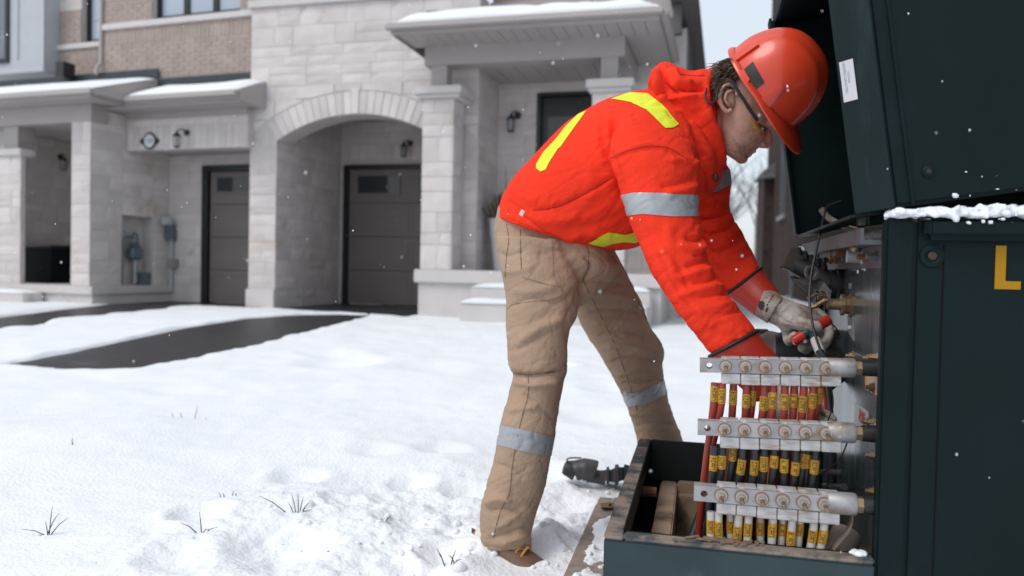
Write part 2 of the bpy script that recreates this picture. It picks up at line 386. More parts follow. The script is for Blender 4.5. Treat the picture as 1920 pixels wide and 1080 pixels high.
mb = MB(); mb.fb(HR, JL+.08, JL+.17, GD, GD+.12, GZ, 2.55); mb.fb(HR, JL+.17, JR-.05, GD, GD+.12, 2.48, 2.55); mb.build('door_surround', blackM, hr)
garage_door(HR, GD+.06, JL+.17, JR-.05, GZ+.02, 2.48, hr, [(JL+.35,JL+1.12,2.06,2.36),(JL+1.5,JL+2.2,2.06,2.36)])
MB().lathe(HR(JL+1.22, GD+.04, .95), -HR.v, [(0,.03),(.02,.03),(.05,.022)], 10).build('lock_knob', pm('dull_nickel',(.4,.4,.42),.3,1), hr)
lantern(HR, 1.78, GD+.02, 2.80, 'black wall lantern above the arched garage door', .9)
# porch wall behind the columns
PV = 1.0; PZ = .76
pw = MB().fb(HR, WR-.4, WR, .42, PV, GZ-.3, 4.3).build('porch_side_wall', mortarM, hr)
place_stones(HR, 'side', (WR,1), stone_cells(.0, PV, PZ, 3.53, rng), pw, rng)
DU0, DU1, DZ1 = 4.32, 5.34, 3.40
for (a0,a1,z0,z1) in ((WR,DU0,GZ-.3,4.3),(DU1,6.45,GZ-.3,4.3),(DU0,DU1,DZ1,4.3),(DU0,DU1,GZ-.3,PZ)):
    w = MB().fb(HR, a0, a1, PV, PV+.3, z0, z1).build('porch_back_wall', mortarM, hr)
    if a0 == WR or a0 == DU1: place_stones(HR, 'front', (PV,), stone_cells(a0, a1, PZ if a0 == WR else GZ, 3.53, rng), w, rng)
fd = MB().fb(HR, DU0, DU1, PV+.08, PV+.12, PZ, DZ1).build('front_door', blackM, hr)
for (a0,a1,z0,z1) in ((.10,.46,1.95,2.55),(.56,.92,1.95,2.55),(.10,.92,2.72,3.1)):
    MB().fb(HR, DU0+a0, DU0+a1, PV+.065, PV+.079, z0, z1).build('door_glass', glassM, fd)
for (a0,a1,z0,z1) in ((.10,.46,.9,1.8),(.56,.92,.9,1.8)): MB().fb(HR, DU0+a0, DU0+a1, PV+.06, PV+.079, z0, z1).build('door_panel', blackM, fd, bevel=.01)
mb = MB(); mb.fb(HR, DU0-.06, DU0, PV-.02, PV+.08, PZ, DZ1+.05); mb.fb(HR, DU1, DU1+.06, PV-.02, PV+.08, PZ, DZ1+.05); mb.fb(HR, DU0, DU1, PV-.02, PV+.08, DZ1, DZ1+.05); mb.build('door_frame', blackM, hr)
lantern(HR, 3.97, PV-.02, 3.0, 'black wall lantern beside the dark front door on the porch', 1.0)
# porch slab, base, steps
FV = -.6
MB().fb(HR, 2.97, 6.4, FV-.03, PV, PZ-.18, PZ).build('porch_slab', precastM, hr, bevel=.012)
pb = MB().fb(HR, 3.02, 6.3, FV+.03, PV, GZ-.3, PZ-.18).build('porch_base', precastM, hr)
st = MB().fb(HR, 3.9, 6.2, FV-.36, FV-.03, GZ-.2, .55).build('porch_step', precastM, hr, bevel=.012)
st2 = MB().fb(HR, 3.88, 6.2, FV-.72, FV-.36, GZ-.2, .36).build('porch_step', precastM, hr, bevel=.012)
snow_slab('step_snow', [HR(3.92,FV-.37,.55),HR(6.18,FV-.37,.55)], [HR(6.18,FV-.06,.55),HR(3.92,FV-.06,.55)], .055, hr, 6)
snow_slab('step_snow', [HR(3.88,FV-.74,.36),HR(6.18,FV-.74,.36)], [HR(6.18,FV-.38,.36),HR(3.88,FV-.38,.36)], .06, hr, 6)
def porch_column(u0, u1, cap0, cap1):
    c = MB().fb(HR, u0+.015, u1-.015, FV+.02, FV+.44, PZ, 3.07).build('porch_column', mortarM, hr)
    z = PZ
    while z < 3.05:
        h = min(rng.choice((.16,.2,.28,.34)), 3.07-z)
        if 3.07-z-h < .08: h = 3.07-z
        for kind, cc, a0, a1 in (('front',(FV+.018,),u0,u1),('side',(u1-.017,1),FV,FV+.45)):
            if rng.random() < .55: k = rng.uniform(.35,.65); cs = [(a0,a0+(a1-a0)*k,z,z+h),(a0+(a1-a0)*k,a1,z,z+h)]
            else: cs = [(a0,a1,z,z+h)]
            place_stones(HR, kind, cc, cs, c, rng)
        z += h
    mb = MB(); mb.fb(HR, cap0+.03, cap1-.03, FV-.05, FV+.50, 3.07, 3.12); mb.fb(HR, cap0, cap1, FV-.08, FV+.53, 3.12, 3.23); mb.build('column_cap', precastM, hr, bevel=.012)
    um = (u0+u1)/2-.03
    MB().fb(HR, um-.11, um+.11, FV+.10, FV+.32, 3.23, 3.54).build('column_post', trimM, hr)
porch_column(3.04, 3.50, 2.95, 3.62); porch_column(5.36, 5.83, 5.29, 5.90)
mb = MB(); mb.fb(HR, 3.03, 5.76, FV+.08, FV+.34, 3.54, 3.82); mb.fb(HR, 5.50, 5.76, FV+.34, PV, 3.545, 3.815); mb.build('porch_beam', trimM, hr, bevel=.006)
for k in range(9):
    a0 = 3.06+k*.275; MB().fb(HR, a0, a0+.268, FV+.342, PV-.005, 3.60, 3.62).build('ceiling_board', trimM, hr)
EV, E0, E1, EZ = -1.22, 2.84, 6.25, 3.76
mb = MB(); mb.fb(HR, E0, E1, EV, EV+.03, EZ, EZ+.12); mb.fb(HR, E1-.03, E1, EV+.03, PV+.6, EZ, EZ+.12); mb.fb(HR, E0, E0+.03, EV+.03, -.05, EZ, EZ+.12); mb.build('porch_fascia', trimM, hr, bevel=.01)
mb = MB(); mb.fb(HR, E0-.05, E1+.05, EV-.10, EV, EZ+.05, EZ+.13); mb.fb(HR, E1+.0, E1+.1, EV, PV+.6, EZ+.05, EZ+.13); mb.build('porch_gutter', trimM, hr, bevel=.015)
for k in range(20):
    a0 = E0+.04+k*.1675; MB().fb(HR, a0, a0+.160, EV+.03, FV+.10, EZ+.03, EZ+.045).build('soffit_board', trimM, hr)
MB().fb(HR, 5.77, E1-.03, FV+.10, PV+.6, EZ+.03, EZ+.045).build('porch_soffit', trimM, hr)
rz = EZ+.13
r_ = MB().add([HR(E0,EV,rz),HR(E1,EV,rz),HR(E1,PV+.6,rz),HR(5.2,0.0,4.32),HR(3.25,-.001,4.32),HR(E0,-.03,rz)], [(0,1,3,4),(1,2,3),(0,4,5),(0,5,4,3,2,1)]).build('porch_roof', flashM, hr)
snow_slab('roof_snow', [HR(E0+.03,EV+.0,rz+.0),HR(E1-.02,EV,rz)], [HR(5.25,-.03,4.30),HR(3.2,-.03,4.30)], .13, hr)
snow_slab('roof_snow', [HR(E1-.01,EV+.02,rz),HR(E1-.01,PV+.5,rz)], [HR(5.3,.2,4.30),HR(5.24,-.04,4.30)], .11, hr)
MB().fb(HR, 2.85, WR+.02, -.045, -.02, 4.32, 4.44).build('roof_flashing', flashM, hr)
# main volume to the right and its dark side eave
MB().fb(HR, WR+.001, 6.30, .45, PV+.3, 4.30, 4.66).build('upper_band', trimM, hr)
uw = MB().fb(HR, WR+.001, 6.25, .60, PV+.3, 4.66, 7.2).build('upper_wall', mortarM, hr); bricks(HR, 'front', (.60,), WR+.02, 6.25, 4.68, 5.1, uw)
MB().fb(HR, 6.10, 6.45, PV+.301, 10, GZ-.3, 4.40).build('side_wall', pm('taupe_stucco',(.27,.25,.245),.8,bump=.2), hr)
MB().fb(HR, 6.27, 6.62, -.2, 10, 4.41, 4.62).build('side_eave', pm('brown_gutter',(.085,.078,.078),.5), hr)
MB().fb(HR, 6.30, 6.42, .2, .32, 4.0, 4.4).build('side_bracket', pm('brown_gutter',(.1,.09,.09),.5), hr)
# planter on the porch
o = thing('planter', HR(3.98,.3,PZ), 'tall white planter with dark pine boughs and dried flowers on porch', 'planter')
MB().lathe(HR(3.98,.3,PZ), (0,0,1), [(0,.13),(.02,.14),(.72,.22),(.75,.23),(.75,.2),(.7,.19)], 20).build('pot', pm('white_fibreglass',(.6,.62,.65),.5), o, smooth=True)
mb = MB(); mb2 = MB(); mb3 = MB()
for k in range(260):
    a = random.uniform(0,6.28); r = random.uniform(0,.2); b = HR(3.98,.3,PZ+.72)+np.array([math.cos(a)*r,math.sin(a)*r,0]); t = b+np.array([math.cos(a)*random.uniform(0,.22),math.sin(a)*random.uniform(0,.22),random.uniform(.02,.42)-r*.3]); w = np.array([random.uniform(-.02,.02),random.uniform(-.02,.02),0])
    tgt = mb if k % 3 else mb2
    tgt.add([b+w,b-w,t-w*.6,t+w*.6], [(0,1,2,3)])
for k in range(14):
    a = random.uniform(0,6.28); b = HR(4.05,.3,PZ+.9)+np.array([math.cos(a)*.1,math.sin(a)*.1,random.uniform(0,.35)]); mb3.ellipsoid(b, ((.03,0,0),(0,.03,0),(0,0,.06)), 8, 5)
mb.build('pine_boughs', pm('dark_conifer',(.05,.055,.05),.8), o); mb2.build('dried_stems', pm('dried_stems',(.23,.15,.09),.8), o); mb3.build('berries', pm('dark_red_berries',(.16,.03,.02),.6), o)
MB().tube([HR(4.02,.3,PZ+.7),HR(3.99,.3,PZ+1.3),HR(3.97,.32,PZ+1.55)],[.007,.005,.002],5).build('branch', blackM, o)
# ================================================================== left-hand townhouse
hl = thing('townhouse', HL(0,2,GZ), 'tan brick and stone townhouse with recessed square garage, left of the arch', 'house')
PU = -.13; VG = 1.717; VL = .753
MB().fb(HL, -4, .0, 0, 1.75, .262, .39).build('porch_slab', precastM, hl, bevel=.012)
MB().fb(HL, -4, -.05, .05, 1.72, GZ-.3, .262).build('porch_base', precastM, hl)
MB().fb(HL, -4, -.98, -.34, 0, GZ-.2, .265).build('porch_step', precastM, hl, bevel=.012)
snow_slab('step_snow', [HL(-4,-.35,.265),HL(-1.0,-.35,.265)], [HL(-1.0,-.02,.265),HL(-4,-.02,.265)], .045, hl, 6)
# long pillar / side wall with the meter niche
N0, N1, NZ0, NZ1 = .71, 1.37, .40, 1.52
for (v0,v1,z0,z1,u0) in ((.08,N0,.39,3.12,-.51),(N1,VG,.39,2.56,-.51),(N0,N1,NZ1,2.56,-.51),(N0,VG,2.56,3.12,-.51),(N0,N1,.39,NZ1,-.51)):
    du = .22 if (v0,z1) == (N0,NZ1) else 0
    w = MB().fb(HL, u0, PU-.015-du, v0, v1, z0, z1).build('pillar_wall', mortarM, hl)
    if not du: place_stones(HL, 'side', (PU-.015,1), stone_cells(v0, v1, z0, z1, rng, wr=(.22,.6)), w, rng)
    if v0 == .08: place_stones(HL, 'front', (.08,), stone_cells(-.51, PU, z0, 2.95, rng, wr=(.18,.4)), w, rng)
# house beam over the porch, left pillar, wall behind
MB().fb(HL, -4, PU+.02, .07, .40, 2.90, 3.17).build('porch_beam', trimM, hl, bevel=.008)
MB().fb(HL, -4, PU-.2, .401, 1.9, 2.91, 2.94).build('porch_ceiling', trimM, hl); psw = MB().fb(HL, -2.6, -2.4, .5, 1.9, .39, 2.91).build('porch_side_wall', mortarM, hl); place_stones(HL, 'side', (-2.4,1), stone_cells(.5, 1.9, .39, 2.9, rng), psw, rng); MB().fb(HL, -4, -2.61, 1.0, 1.2, .39, 2.91).build('porch_ceiling', trimM, hl)  # side wall and upright panel past it added to darken the porch
lp = MB().fb(HL, -2.1, -1.56, .08, .16, .39, 2.42).build('porch_column', mortarM, hl); place_stones(HL, 'front', (.08,), stone_cells(-2.1, -1.56, .39, 2.42, rng, wr=(.25,.55)), lp, rng)
MB().fb(HL, -2.14, -1.5, .02, .30, 2.42, 2.53).build('column_cap', precastM, hl, bevel=.01); MB().fb(HL, -2.0, -1.7, .14, .44, 2.53, 2.9).build('column_post', trimM, hl)
bw = MB().fb(HL, -4, PU-.4, 1.9, 2.2, GZ-.3, 3.2).build('porch_back_wall', mortarM, hl); place_stones(HL, 'front', (1.9,), stone_cells(-2.6, -.53, .39, 2.9, rng, wr=(.3,.7)), bw, rng)
# garage front: lintel, soffit, back wall and door
MB().fb(HL, 2.24, 2.40, VL+.32, VG+.3, GZ-.3, 3.0).build('garage_side_wall', mortarM, hl); MB().fb(HL, PU, 2.20, VL-.01, VL+.019, 3.04, 3.13).build('frieze_board', trimM, hl)
lt = MB().fb(HL, PU, 2.20, VL+.02, VL+.3, 2.55, 3.13).build('garage_lintel', mortarM, hl)
place_stones(HL, 'front', (VL+.02,), [(a,a+.118,2.55,2.93) for a in np.arange(PU+.02,2.08,.12)], lt, rng); place_stones(HL, 'front', (VL+.02,), stone_cells(PU, 2.2, 2.93, 3.04, rng, hs=(.11,)), lt, rng)
MB().fb(HL, PU, 2.24, VL+.301, VG, 2.6, 2.63).build('garage_soffit', trimM, hl)
mw = MB().fb(HL, PU-.2, .58, VG, VG+.3, GZ-.3, 3.0).build('garage_back_wall', mortarM, hl); place_stones(HL, 'front', (VG,), stone_cells(PU, .58, GZ, 2.6, rng), mw, rng)
MB().fb(HL, .58, 1.8, VG, VG+.3, 2.42, 3.0).build('garage_back_wall', mortarM, hl)
mb = MB(); mb.fb(HL, .58, .70, VG-.03, VG+.1, GZ, 2.42); mb.fb(HL, .70, 1.8, VG-.03, VG+.1, 2.32, 2.42); mb.build('door_surround', blackM, hl)
garage_door(HL, VG+.05, .70, 1.8, GZ+.02, 2.32, hl, [(.86,1.62,1.98,2.22)])
# roofs
sl = .46; sp_, sg_ = .345, .43; EP, EG, UZ, UR = -.35, .26, 3.27, .33; RV = 1.0
mb = MB(); mb.fb(HL, -4, UR, EP, EP+.03, 3.16, UZ); mb.fb(HL, UR-.03, UR, EP+.03, EG+.03, 3.16, UZ); mb.fb(HL, UR, 2.42, EG, EG+.03, 3.16, UZ); mb.build('roof_fascia', trimM, hl, bevel=.01)
mb = MB(); mb.fb(HL, -4, UR+.05, EP-.07, EP, 3.20, UZ+.01); mb.fb(HL, UR, UR+.08, EP, EG-.07, 3.20, UZ+.01); mb.fb(HL, UR+.0, 2.42, EG-.08, EG, 3.20, UZ+.01); mb.build('roof_gutter', trimM, hl, bevel=.012)
MB().fb(HL, -4, UR-.03, EP+.03, .3, 3.17, 3.19).build('roof_soffit', trimM, hl); MB().fb(HL, PU-.3, 2.41, .301, VL+.02, 3.131, 3.16).build('roof_soffit', trimM, hl)
MB().prism([HL(-4,EP,UZ),HL(-4,RV,UZ+(RV-EP)*sp_),HL(-4,RV,UZ-.05)], HL.u*(4+UR)).build('porch_roof', trimM, hl)
MB().prism([HL(UR+.001,EG,UZ),HL(UR+.001,RV,UZ+(RV-EG)*sg_),HL(UR+.001,RV,UZ-.05)], HL.u*2.08).build('garage_roof', trimM, hl)
snow_slab('roof_snow', [HL(-3.9,EP-.02,UZ+.01),HL(UR-.05,EP-.02,UZ+.01)], [HL(UR-.02,RV-.1,UZ+(RV-.1-EP)*sp_+.01),HL(-3.9,RV-.05,UZ+(RV-.05-EP)*sp_+.01)], .06, hl)
snow_slab('roof_snow', [HL(UR+.06,EG-.02,UZ+.01),HL(2.38,EG-.02,UZ+.01)], [HL(2.36,RV-.13,UZ+(RV-.13-EG)*sg_+.01),HL(UR+.22,RV-.13,UZ+(RV-.13-EG)*sg_+.01)], .055, hl)
MB().fb(HL, 2.395, 2.425, EG+.031, RV, 3.14, UZ-.002).build('roof_end_board', trimM, hl)
# brick storey
B2 = 1.28; BU = -.87
ww = MB(); 
W1 = (.146,1.86,4.70,6.2)
for (a0,a1,z0,z1) in ((BU,W1[0],2.9,7.2),(W1[1],2.7,2.9,7.2),(W1[0],W1[1],2.9,W1[2]),(W1[0],W1[1],W1[3],7.2)): ww.fb(HL, a0, a1, RV, RV+.25, z0, z1)
wo_ = ww.build('brick_wall', mortarM, hl); bricks(HL, 'front', (RV,), BU, 2.35, 3.55, 5.1, wo_, holes=[W1], soldier=[(4.30,4.55)])
window(HL, RV+.12, *W1, hl, mull=(W1[0]+.58,W1[0]+1.15))
MB().fb(HL, BU-.06, 2.36, RV-.05, RV+.06, 4.585, 4.685).build('stone_sill', precastM, hl, bevel=.008)
W2 = (-1.64,-1.05,4.53,6.2)
w2 = MB()
for (a0,a1,z0,z1) in ((-2.2,W2[0],2.9,7.2),(W2[1],BU,2.9,7.2),(W2[0],W2[1],2.9,W2[2]),(W2[0],W2[1],W2[3],7.2)): w2.fb(HL, a0, a1, B2, B2+.25, z0, z1)
wo2 = w2.build('brick_wall', mortarM, hl); bricks(HL, 'front', (B2,), -2.2, BU, 3.5, 5.1, wo2, holes=[W2], soldier=[(4.16,4.40)])
window(HL, B2+.12, *W2, hl, bars=(4.95,))
MB().fb(HL, -2.22, BU-.07, B2-.05, B2+.05, 4.42, 4.515).build('stone_sill', precastM, hl, bevel=.008)
MB().fb(HL, -4, 0.33, RV-.06, RV-.03, 3.74, 3.88).build('roof_flashing', flashM, hl); MB().fb(HL, .33, 2.55, RV-.06, RV-.03, 3.59, 3.72).build('roof_flashing', flashM, hl)
MB().tube([HL(BU,RV-.04,5.6),HL(BU,RV-.04,4.06),HL(BU-.02,RV-.1,3.98),HL(BU-.02,RV-.12,3.85)], .03, 8).build('downspout', trimM, hl)
# siding bay at the far left
BV = .98; bu = HL.front(83,60,BV)[0]; bz = HL.front(40,138,BV)[1]
by = MB().fb(HL, -4.6, bu, BV, 1.5, bz+.1, 7.2).build('bay', sidingM, hl)
MB().fb(HL, bu-.62, bu-.585, BV-.02, BV-.001, bz+.25, 7).build('corner_board', sidingM, by)
MB().fb(HL, -4.6, bu+.03, BV-.04, 1.5, bz, bz+.099).build('bay_trim', sidingM, hl, bevel=.01)
MB().fb(HL, bu-.07, bu+.01, BV-.02, BV-.001, bz+.1, 7).build('corner_board', sidingM, by)
wq = HL.front(18,118,BV); window(HL, BV-.03, wq[0]-1.0, wq[0], wq[1], 6.3, hl, bars=(wq[1]+.45,))
rq = HL.front(114,135,RV-.2)[0]; MB().fb(HL, rq, rq+.17, RV-.3, RV-.07, 3.8, 4.05).build('roof_vent', blackM, hl)
lq = HL.front(351,250,VL); lantern(HL, lq[0], VL-.01, lq[1]-.10, 'black wall lantern beside the oval house number above the left garage', .9)
FS = Frame(-71, HL(-2.4,0,0)); lq = HL.side(121,305,-2.28); lantern(FS, lq[0], -.01, lq[1], 'black wall lantern in the dark porch at far left', .9)
# house number
o = thing('house_number_plaque', HL(.35,VL-.01,2.6), 'oval white house number plaque with black border over left garage', 'sign')
cu, cz = HL.front(281,264.5,VL)
def ell(a, b, v, n=28): return [HL(cu+a*math.cos(t), v, cz+b*math.sin(t)) for t in np.linspace(0, 2*math.pi, n, endpoint=False)]
MB().prism(ell(.128,.135,VL-.012), HL.v*.012).build('border', blackM, o); MB().prism(ell(.098,.105,VL-.019), HL.v*.0068).build('face', pm('white_enamel',(.62,.66,.7),.3), o)
for s in (-1,1): MB().prism([HL(cu+s*.11,VL-.010,cz+.06),HL(cu+s*.185,VL-.010,cz+.02),HL(cu+s*.185,VL-.010,cz-.03),HL(cu+s*.11,VL-.010,cz-.06)], HL.v*.009).build('end_scroll', blackM, o)
def text_mesh(txt, size, extr=.0006, align='CENTER'):
    c = bpy.data.curves.new('t', 'FONT'); c.body = txt; c.size = size; c.align_x = align; c.align_y = 'CENTER'; c.resolution_u = 2; c.extrude = extr
    t = bpy.data.objects.new('t', c); COL.objects.link(t); dg = bpy.context.evaluated_depsgraph_get(); me = bpy.data.meshes.new_from_object(t.evaluated_get(dg))
    bpy.data.objects.remove(t); bpy.data.curves.remove(c); return me
def put_text(txt, size, origin, right, up, mat, parent, name='lettering', extr=.0006, align='CENTER'):
    me = text_mesh(txt, size, extr, align); r = np.array(right); r = r/np.linalg.norm(r); u = np.array(up); u = u/np.linalg.norm(u); n = np.cross(r, u)
    return mesh_obj(name, me, mat, parent, wm=Matrix(((r[0],u[0],n[0],origin[0]),(r[1],u[1],n[1],origin[1]),(r[2],u[2],n[2],origin[2]),(0,0,0,1))))
put_text('128', .1, HL(cu,VL-.0206,cz), HL.u, (0,0,1), pm('grey_digits',(.10,.11,.13),.5), o)
# meters and bin
gm = pm('grey_green_meter', (.10,.14,.155), .5, var=.15)
gr_ = pm('galvanised', (.36,.38,.4), .45, .6)
o = thing('gas_meter', HL(PU-.1,1.03,.40), 'grey gas meter with regulator and pipes in stone niche beside left garage', 'gas meter')
cx = PU-.10
MB().fb(HL, cx-.08, cx+.10, .93, 1.20, .80, 1.04).build('meter_body', gm, o, bevel=.05, seg=3)
MB().fb(HL, cx-.06, cx+.08, .98, 1.12, 1.04, 1.10).build('meter_head', gm, o, bevel=.02)
MB().tube([HL(cx,1.12,1.08),HL(cx,1.12,1.22),HL(cx,1.05,1.25),HL(cx,1.0,1.2),HL(cx,.99,1.05)], .022, 8).build('pipe', gm, o, smooth=True)
MB().tube([HL(cx,1.05,1.18),HL(cx,.82,1.18),HL(cx,.80,1.1),HL(cx,.80,.42)], .02, 8).build('pipe', gm, o, smooth=True)
MB().tube([HL(cx,1.08,.8),HL(cx,1.08,.42)], .035, 8).build('pipe', gr_, o, smooth=True)
MB().lathe(HL(cx,.80,1.22), HL.u, [(-.03,.04),(0,.075),(.03,.075),(.05,.03)], 12).build('regulator', gr_, o, smooth=True)
MB().fb(HL, cx-.08, cx+.08, 1.17, 1.34, .40, .6).build('valve_box', gm, o, bevel=.01)
o = thing('electric_meter', HL(-.0,VG-.05,.30), 'round electric meter on conduit against wall left of the left garage door', 'electric meter')
MB().fb(HL, PU+.03, PU+.20, VG-.13, VG-.02, 1.16, 1.42).build('meter_base', gm, o, bevel=.01)
MB().lathe(HL(PU+.12,VG-.13,1.40+.08), -HL.v, [(0,.085),(.06,.085),(.12,.07),(.13,.02)], 16).build('meter_glass', pm('meter_glass',(.42,.44,.47),.15), o, smooth=True)
MB().tube([HL(PU+.12,VG-.06,1.18),HL(PU+.12,VG-.06,.3)], .03, 8).build('conduit', gr_, o); MB().fb(HL, PU+.09, PU+.24, VG-.11, VG-.02, .68, .84).build('junction_box', pm('tan_box',(.3,.26,.23),.6), o, bevel=.008)
o = thing('recycling_bin', HL(-1.2,1.1,.39), 'black plastic tub standing on the far left porch behind the pillar', 'bin')
q = [(-1.56+i*.62, v, z) for z in (.39,) for i in (0,1) for v in (.9,1.4)]
e0 = HL.front(30,500,.6)[0]; e1 = HL.front(98,500,.6)[0]; ez = HL.front(60,460,.6)[1]
MB().box8([HL(e0+.05,.62,.39),HL(e1-.05,.62,.39),HL(e1-.05,1.0,.39),HL(e0+.05,1.0,.39),HL(e0,.6,ez),HL(e1,.6,ez),HL(e1,1.05,ez),HL(e0,1.05,ez)]).build('tub', pm('matte_black_plastic',(.006,.007,.008),.7,spec=.1), o, bevel=.015)
MB().fb(HL, e0-.03, e1+.03, .57, 1.08, ez-.03, ez+.01).build('rim', blackM, o, bevel=.01)
# ================================================================== neighbouring dark brick building, bare trees
NB = Frame(12.2, P(1435,545,26.0))
nb = thing('brick_building', NB(3,-4,0), 'dark brown brick building seen between worker and raised transformer hood', 'building')
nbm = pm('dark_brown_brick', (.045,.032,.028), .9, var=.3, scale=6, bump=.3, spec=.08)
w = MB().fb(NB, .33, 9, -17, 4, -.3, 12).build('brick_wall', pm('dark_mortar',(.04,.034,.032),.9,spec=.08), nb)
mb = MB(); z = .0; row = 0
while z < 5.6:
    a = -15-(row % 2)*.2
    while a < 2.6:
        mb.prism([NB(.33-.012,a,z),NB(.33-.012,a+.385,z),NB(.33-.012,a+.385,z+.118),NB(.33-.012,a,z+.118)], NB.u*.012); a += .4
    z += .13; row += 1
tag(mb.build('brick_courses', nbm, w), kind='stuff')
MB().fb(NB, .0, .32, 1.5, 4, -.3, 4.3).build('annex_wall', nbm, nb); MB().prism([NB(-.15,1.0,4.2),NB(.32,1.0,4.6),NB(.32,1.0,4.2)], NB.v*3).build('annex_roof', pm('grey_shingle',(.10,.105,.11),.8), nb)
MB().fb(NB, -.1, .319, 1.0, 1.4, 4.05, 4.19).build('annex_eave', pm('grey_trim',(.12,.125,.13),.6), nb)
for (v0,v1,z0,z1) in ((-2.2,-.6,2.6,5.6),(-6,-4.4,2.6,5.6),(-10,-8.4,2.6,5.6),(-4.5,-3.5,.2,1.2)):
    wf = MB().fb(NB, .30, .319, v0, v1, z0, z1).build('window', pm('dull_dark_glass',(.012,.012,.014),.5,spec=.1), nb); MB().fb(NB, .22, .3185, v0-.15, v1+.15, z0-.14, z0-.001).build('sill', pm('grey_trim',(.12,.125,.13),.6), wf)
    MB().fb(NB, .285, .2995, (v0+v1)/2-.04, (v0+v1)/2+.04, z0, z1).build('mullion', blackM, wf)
bark = pm('hazy_bark', (.20,.205,.215), .9, var=.15)  # grey bark tone stands in for haze over the far trees
def bare_tree(px, Y, h, seed, label):
    r = random.Random(seed); b = P(px, 520, Y); b[2] = 0
    o = thing('bare_tree', b, label, 'tree', 'bare trees beyond the houses'); tr = MB(); cr = MB()
    def grow(p, d, L, rad, lev):
        n = 4; pts = [p]; q = p.copy(); dd = d.copy()
        for i in range(n):
            dd = dd+np.array([r.uniform(-.13,.13),r.uniform(-.13,.13),r.uniform(-.03,.1)]); dd /= np.linalg.norm(dd); q = q+dd*L/n; pts.append(q.copy())
        (tr if lev < 1 else cr).tube(pts, list(np.linspace(rad, rad*.55, n+1)), 6 if lev < 1 else 3, caps=False)
        if lev >= 3: return
        for i in range(5 if lev else 7):
            k = r.choice((1,2,3,4) if lev else (2,3,3,4,4)); a = r.uniform(0,6.28); sp = r.uniform(.45,.9)
            nd = dd+sp*np.array([math.cos(a),math.sin(a),r.uniform(-.05,.4)]); nd /= np.linalg.norm(nd)
            grow(pts[k], nd, L*r.uniform(.5,.72), max(rad*.42,.010), lev+1)
    grow(np.array(b), np.array([0,0,1.]), h*.42, h*.013, 0)
    tr.build('trunk', bark, o); cr.build('crown', bark, o)
bare_tree(1375, 34, 7.8, 1, 'leafless pale tree just right of the worker\'s chin')
bare_tree(1412, 38, 8.6, 5, 'leafless pale tree at the left edge of dark brick building')
bare_tree(1330, 42, 7.0, 9, 'leafless pale tree mostly hidden behind the worker\'s shoulder')
# ================================================================== snow-covered ground and driveways
def base_z(x, y): 
    t = np.clip((y-3)/7, 0, 1); return GZ*t*t*(3-2*t)
def ground_px(px, py, z=.05):
    p = onz(px, py, z); return np.array([p[0], p[1]])
D1 = [ground_px(x,y,.06) for x,y in ((-400,735),(0,682),(30,684),(110,690),(200,690),(300,680),(420,661),(520,642),(610,622),(690,603),(700,598),(640,596),(560,597),(460,605),(350,621),(200,648),(60,672),(0,679),(-400,712))]
D2 = [ground_px(x,y,.08) for x,y in ((-200,655),(0,618),(50,616),(95,606),(180,598),(280,586),(340,578),(400,574),(470,572),(470,556),(330,556),(300,563),(232,571),(120,584),(0,600),(-200,628))]
D3 = [HR(.47,.02,0)[:2],HR(2.95,-.80,0)[:2],HR(2.95,2.1,0)[:2],HR(.47,2.1,0)[:2]]
D4 = [HL(-.02,.9,0)[:2],HL(2.4,.8,0)[:2],HL(3,1.8,0)[:2],HL(-.12,1.8,0)[:2]]
def inside(x, y, poly):
    r = np.zeros(x.shape, bool); n = len(poly)
    for i in range(n):
        x0, y0 = poly[i]; x1, y1 = poly[(i+1)%n]
        c = ((y0 > y) != (y1 > y)) & (x < (x1-x0)*(y-y0)/((y1-y0) if y1 != y0 else 1e-9)+x0); r ^= c
    return r
def seg_dist(x, y, poly):
    d = np.full(x.shape, 9.); n = len(poly)
    for i in range(n):
        a = np.array(poly[i]); b = np.array(poly[(i+1)%n]); ab = b-a; t = np.clip(((x-a[0])*ab[0]+(y-a[1])*ab[1])/(ab@ab+1e-12), 0, 1)
        d = np.minimum(d, np.hypot(x-a[0]-t*ab[0], y-a[1]-t*ab[1]))
    return d
TF = Frame(13.3, (.698,1.5,0))      # transformer frame: near front corner on the ground
def tuv(x, y): return (x-TF.o[0])*TF.u[0]+(y-TF.o[1])*TF.u[1], (x-TF.o[0])*TF.v[0]+(y-TF.o[1])*TF.v[1]
FOOT = onz(955,1046,.03)[:2]
PITS = [(ground_px(x,y,0),r,d) for x,y,r,d in ((375,985,.08,.045),(700,860,.10,.018),(830,850,.11,.022),(640,960,.07,.02),(760,990,.09,.03),(840,1045,.08,.05),(1040,700,.16,.05),(640,694,.3,.05),(620,680,.25,.04),(520,1040,.14,.04),(1120,790,.2,.03),(800,700,.3,.03),(1060,950,.09,.035),(560,905,.10,.03),(1150,740,.2,.03),(340,1060,.1,.02),(880,930,.09,.04),(1020,900,.1,.035),(770,915,.08,.03),(1010,1040,.06,.03))]
MOUNDS = [(ground_px(x,y,0),r,h) for x,y,r,h in ((560,960,.20,.045),(300,1010,.35,.03),(700,1010,.15,.04),(930,1050,.12,.045),(1050,880,.2,.03),(1190,850,.3,.03),(600,840,.5,.03),(840,890,.18,.03),(1030,1010,.05,.045),(200,830,.6,.03),(980,1068,.07,.03),(880,1075,.07,.035))]
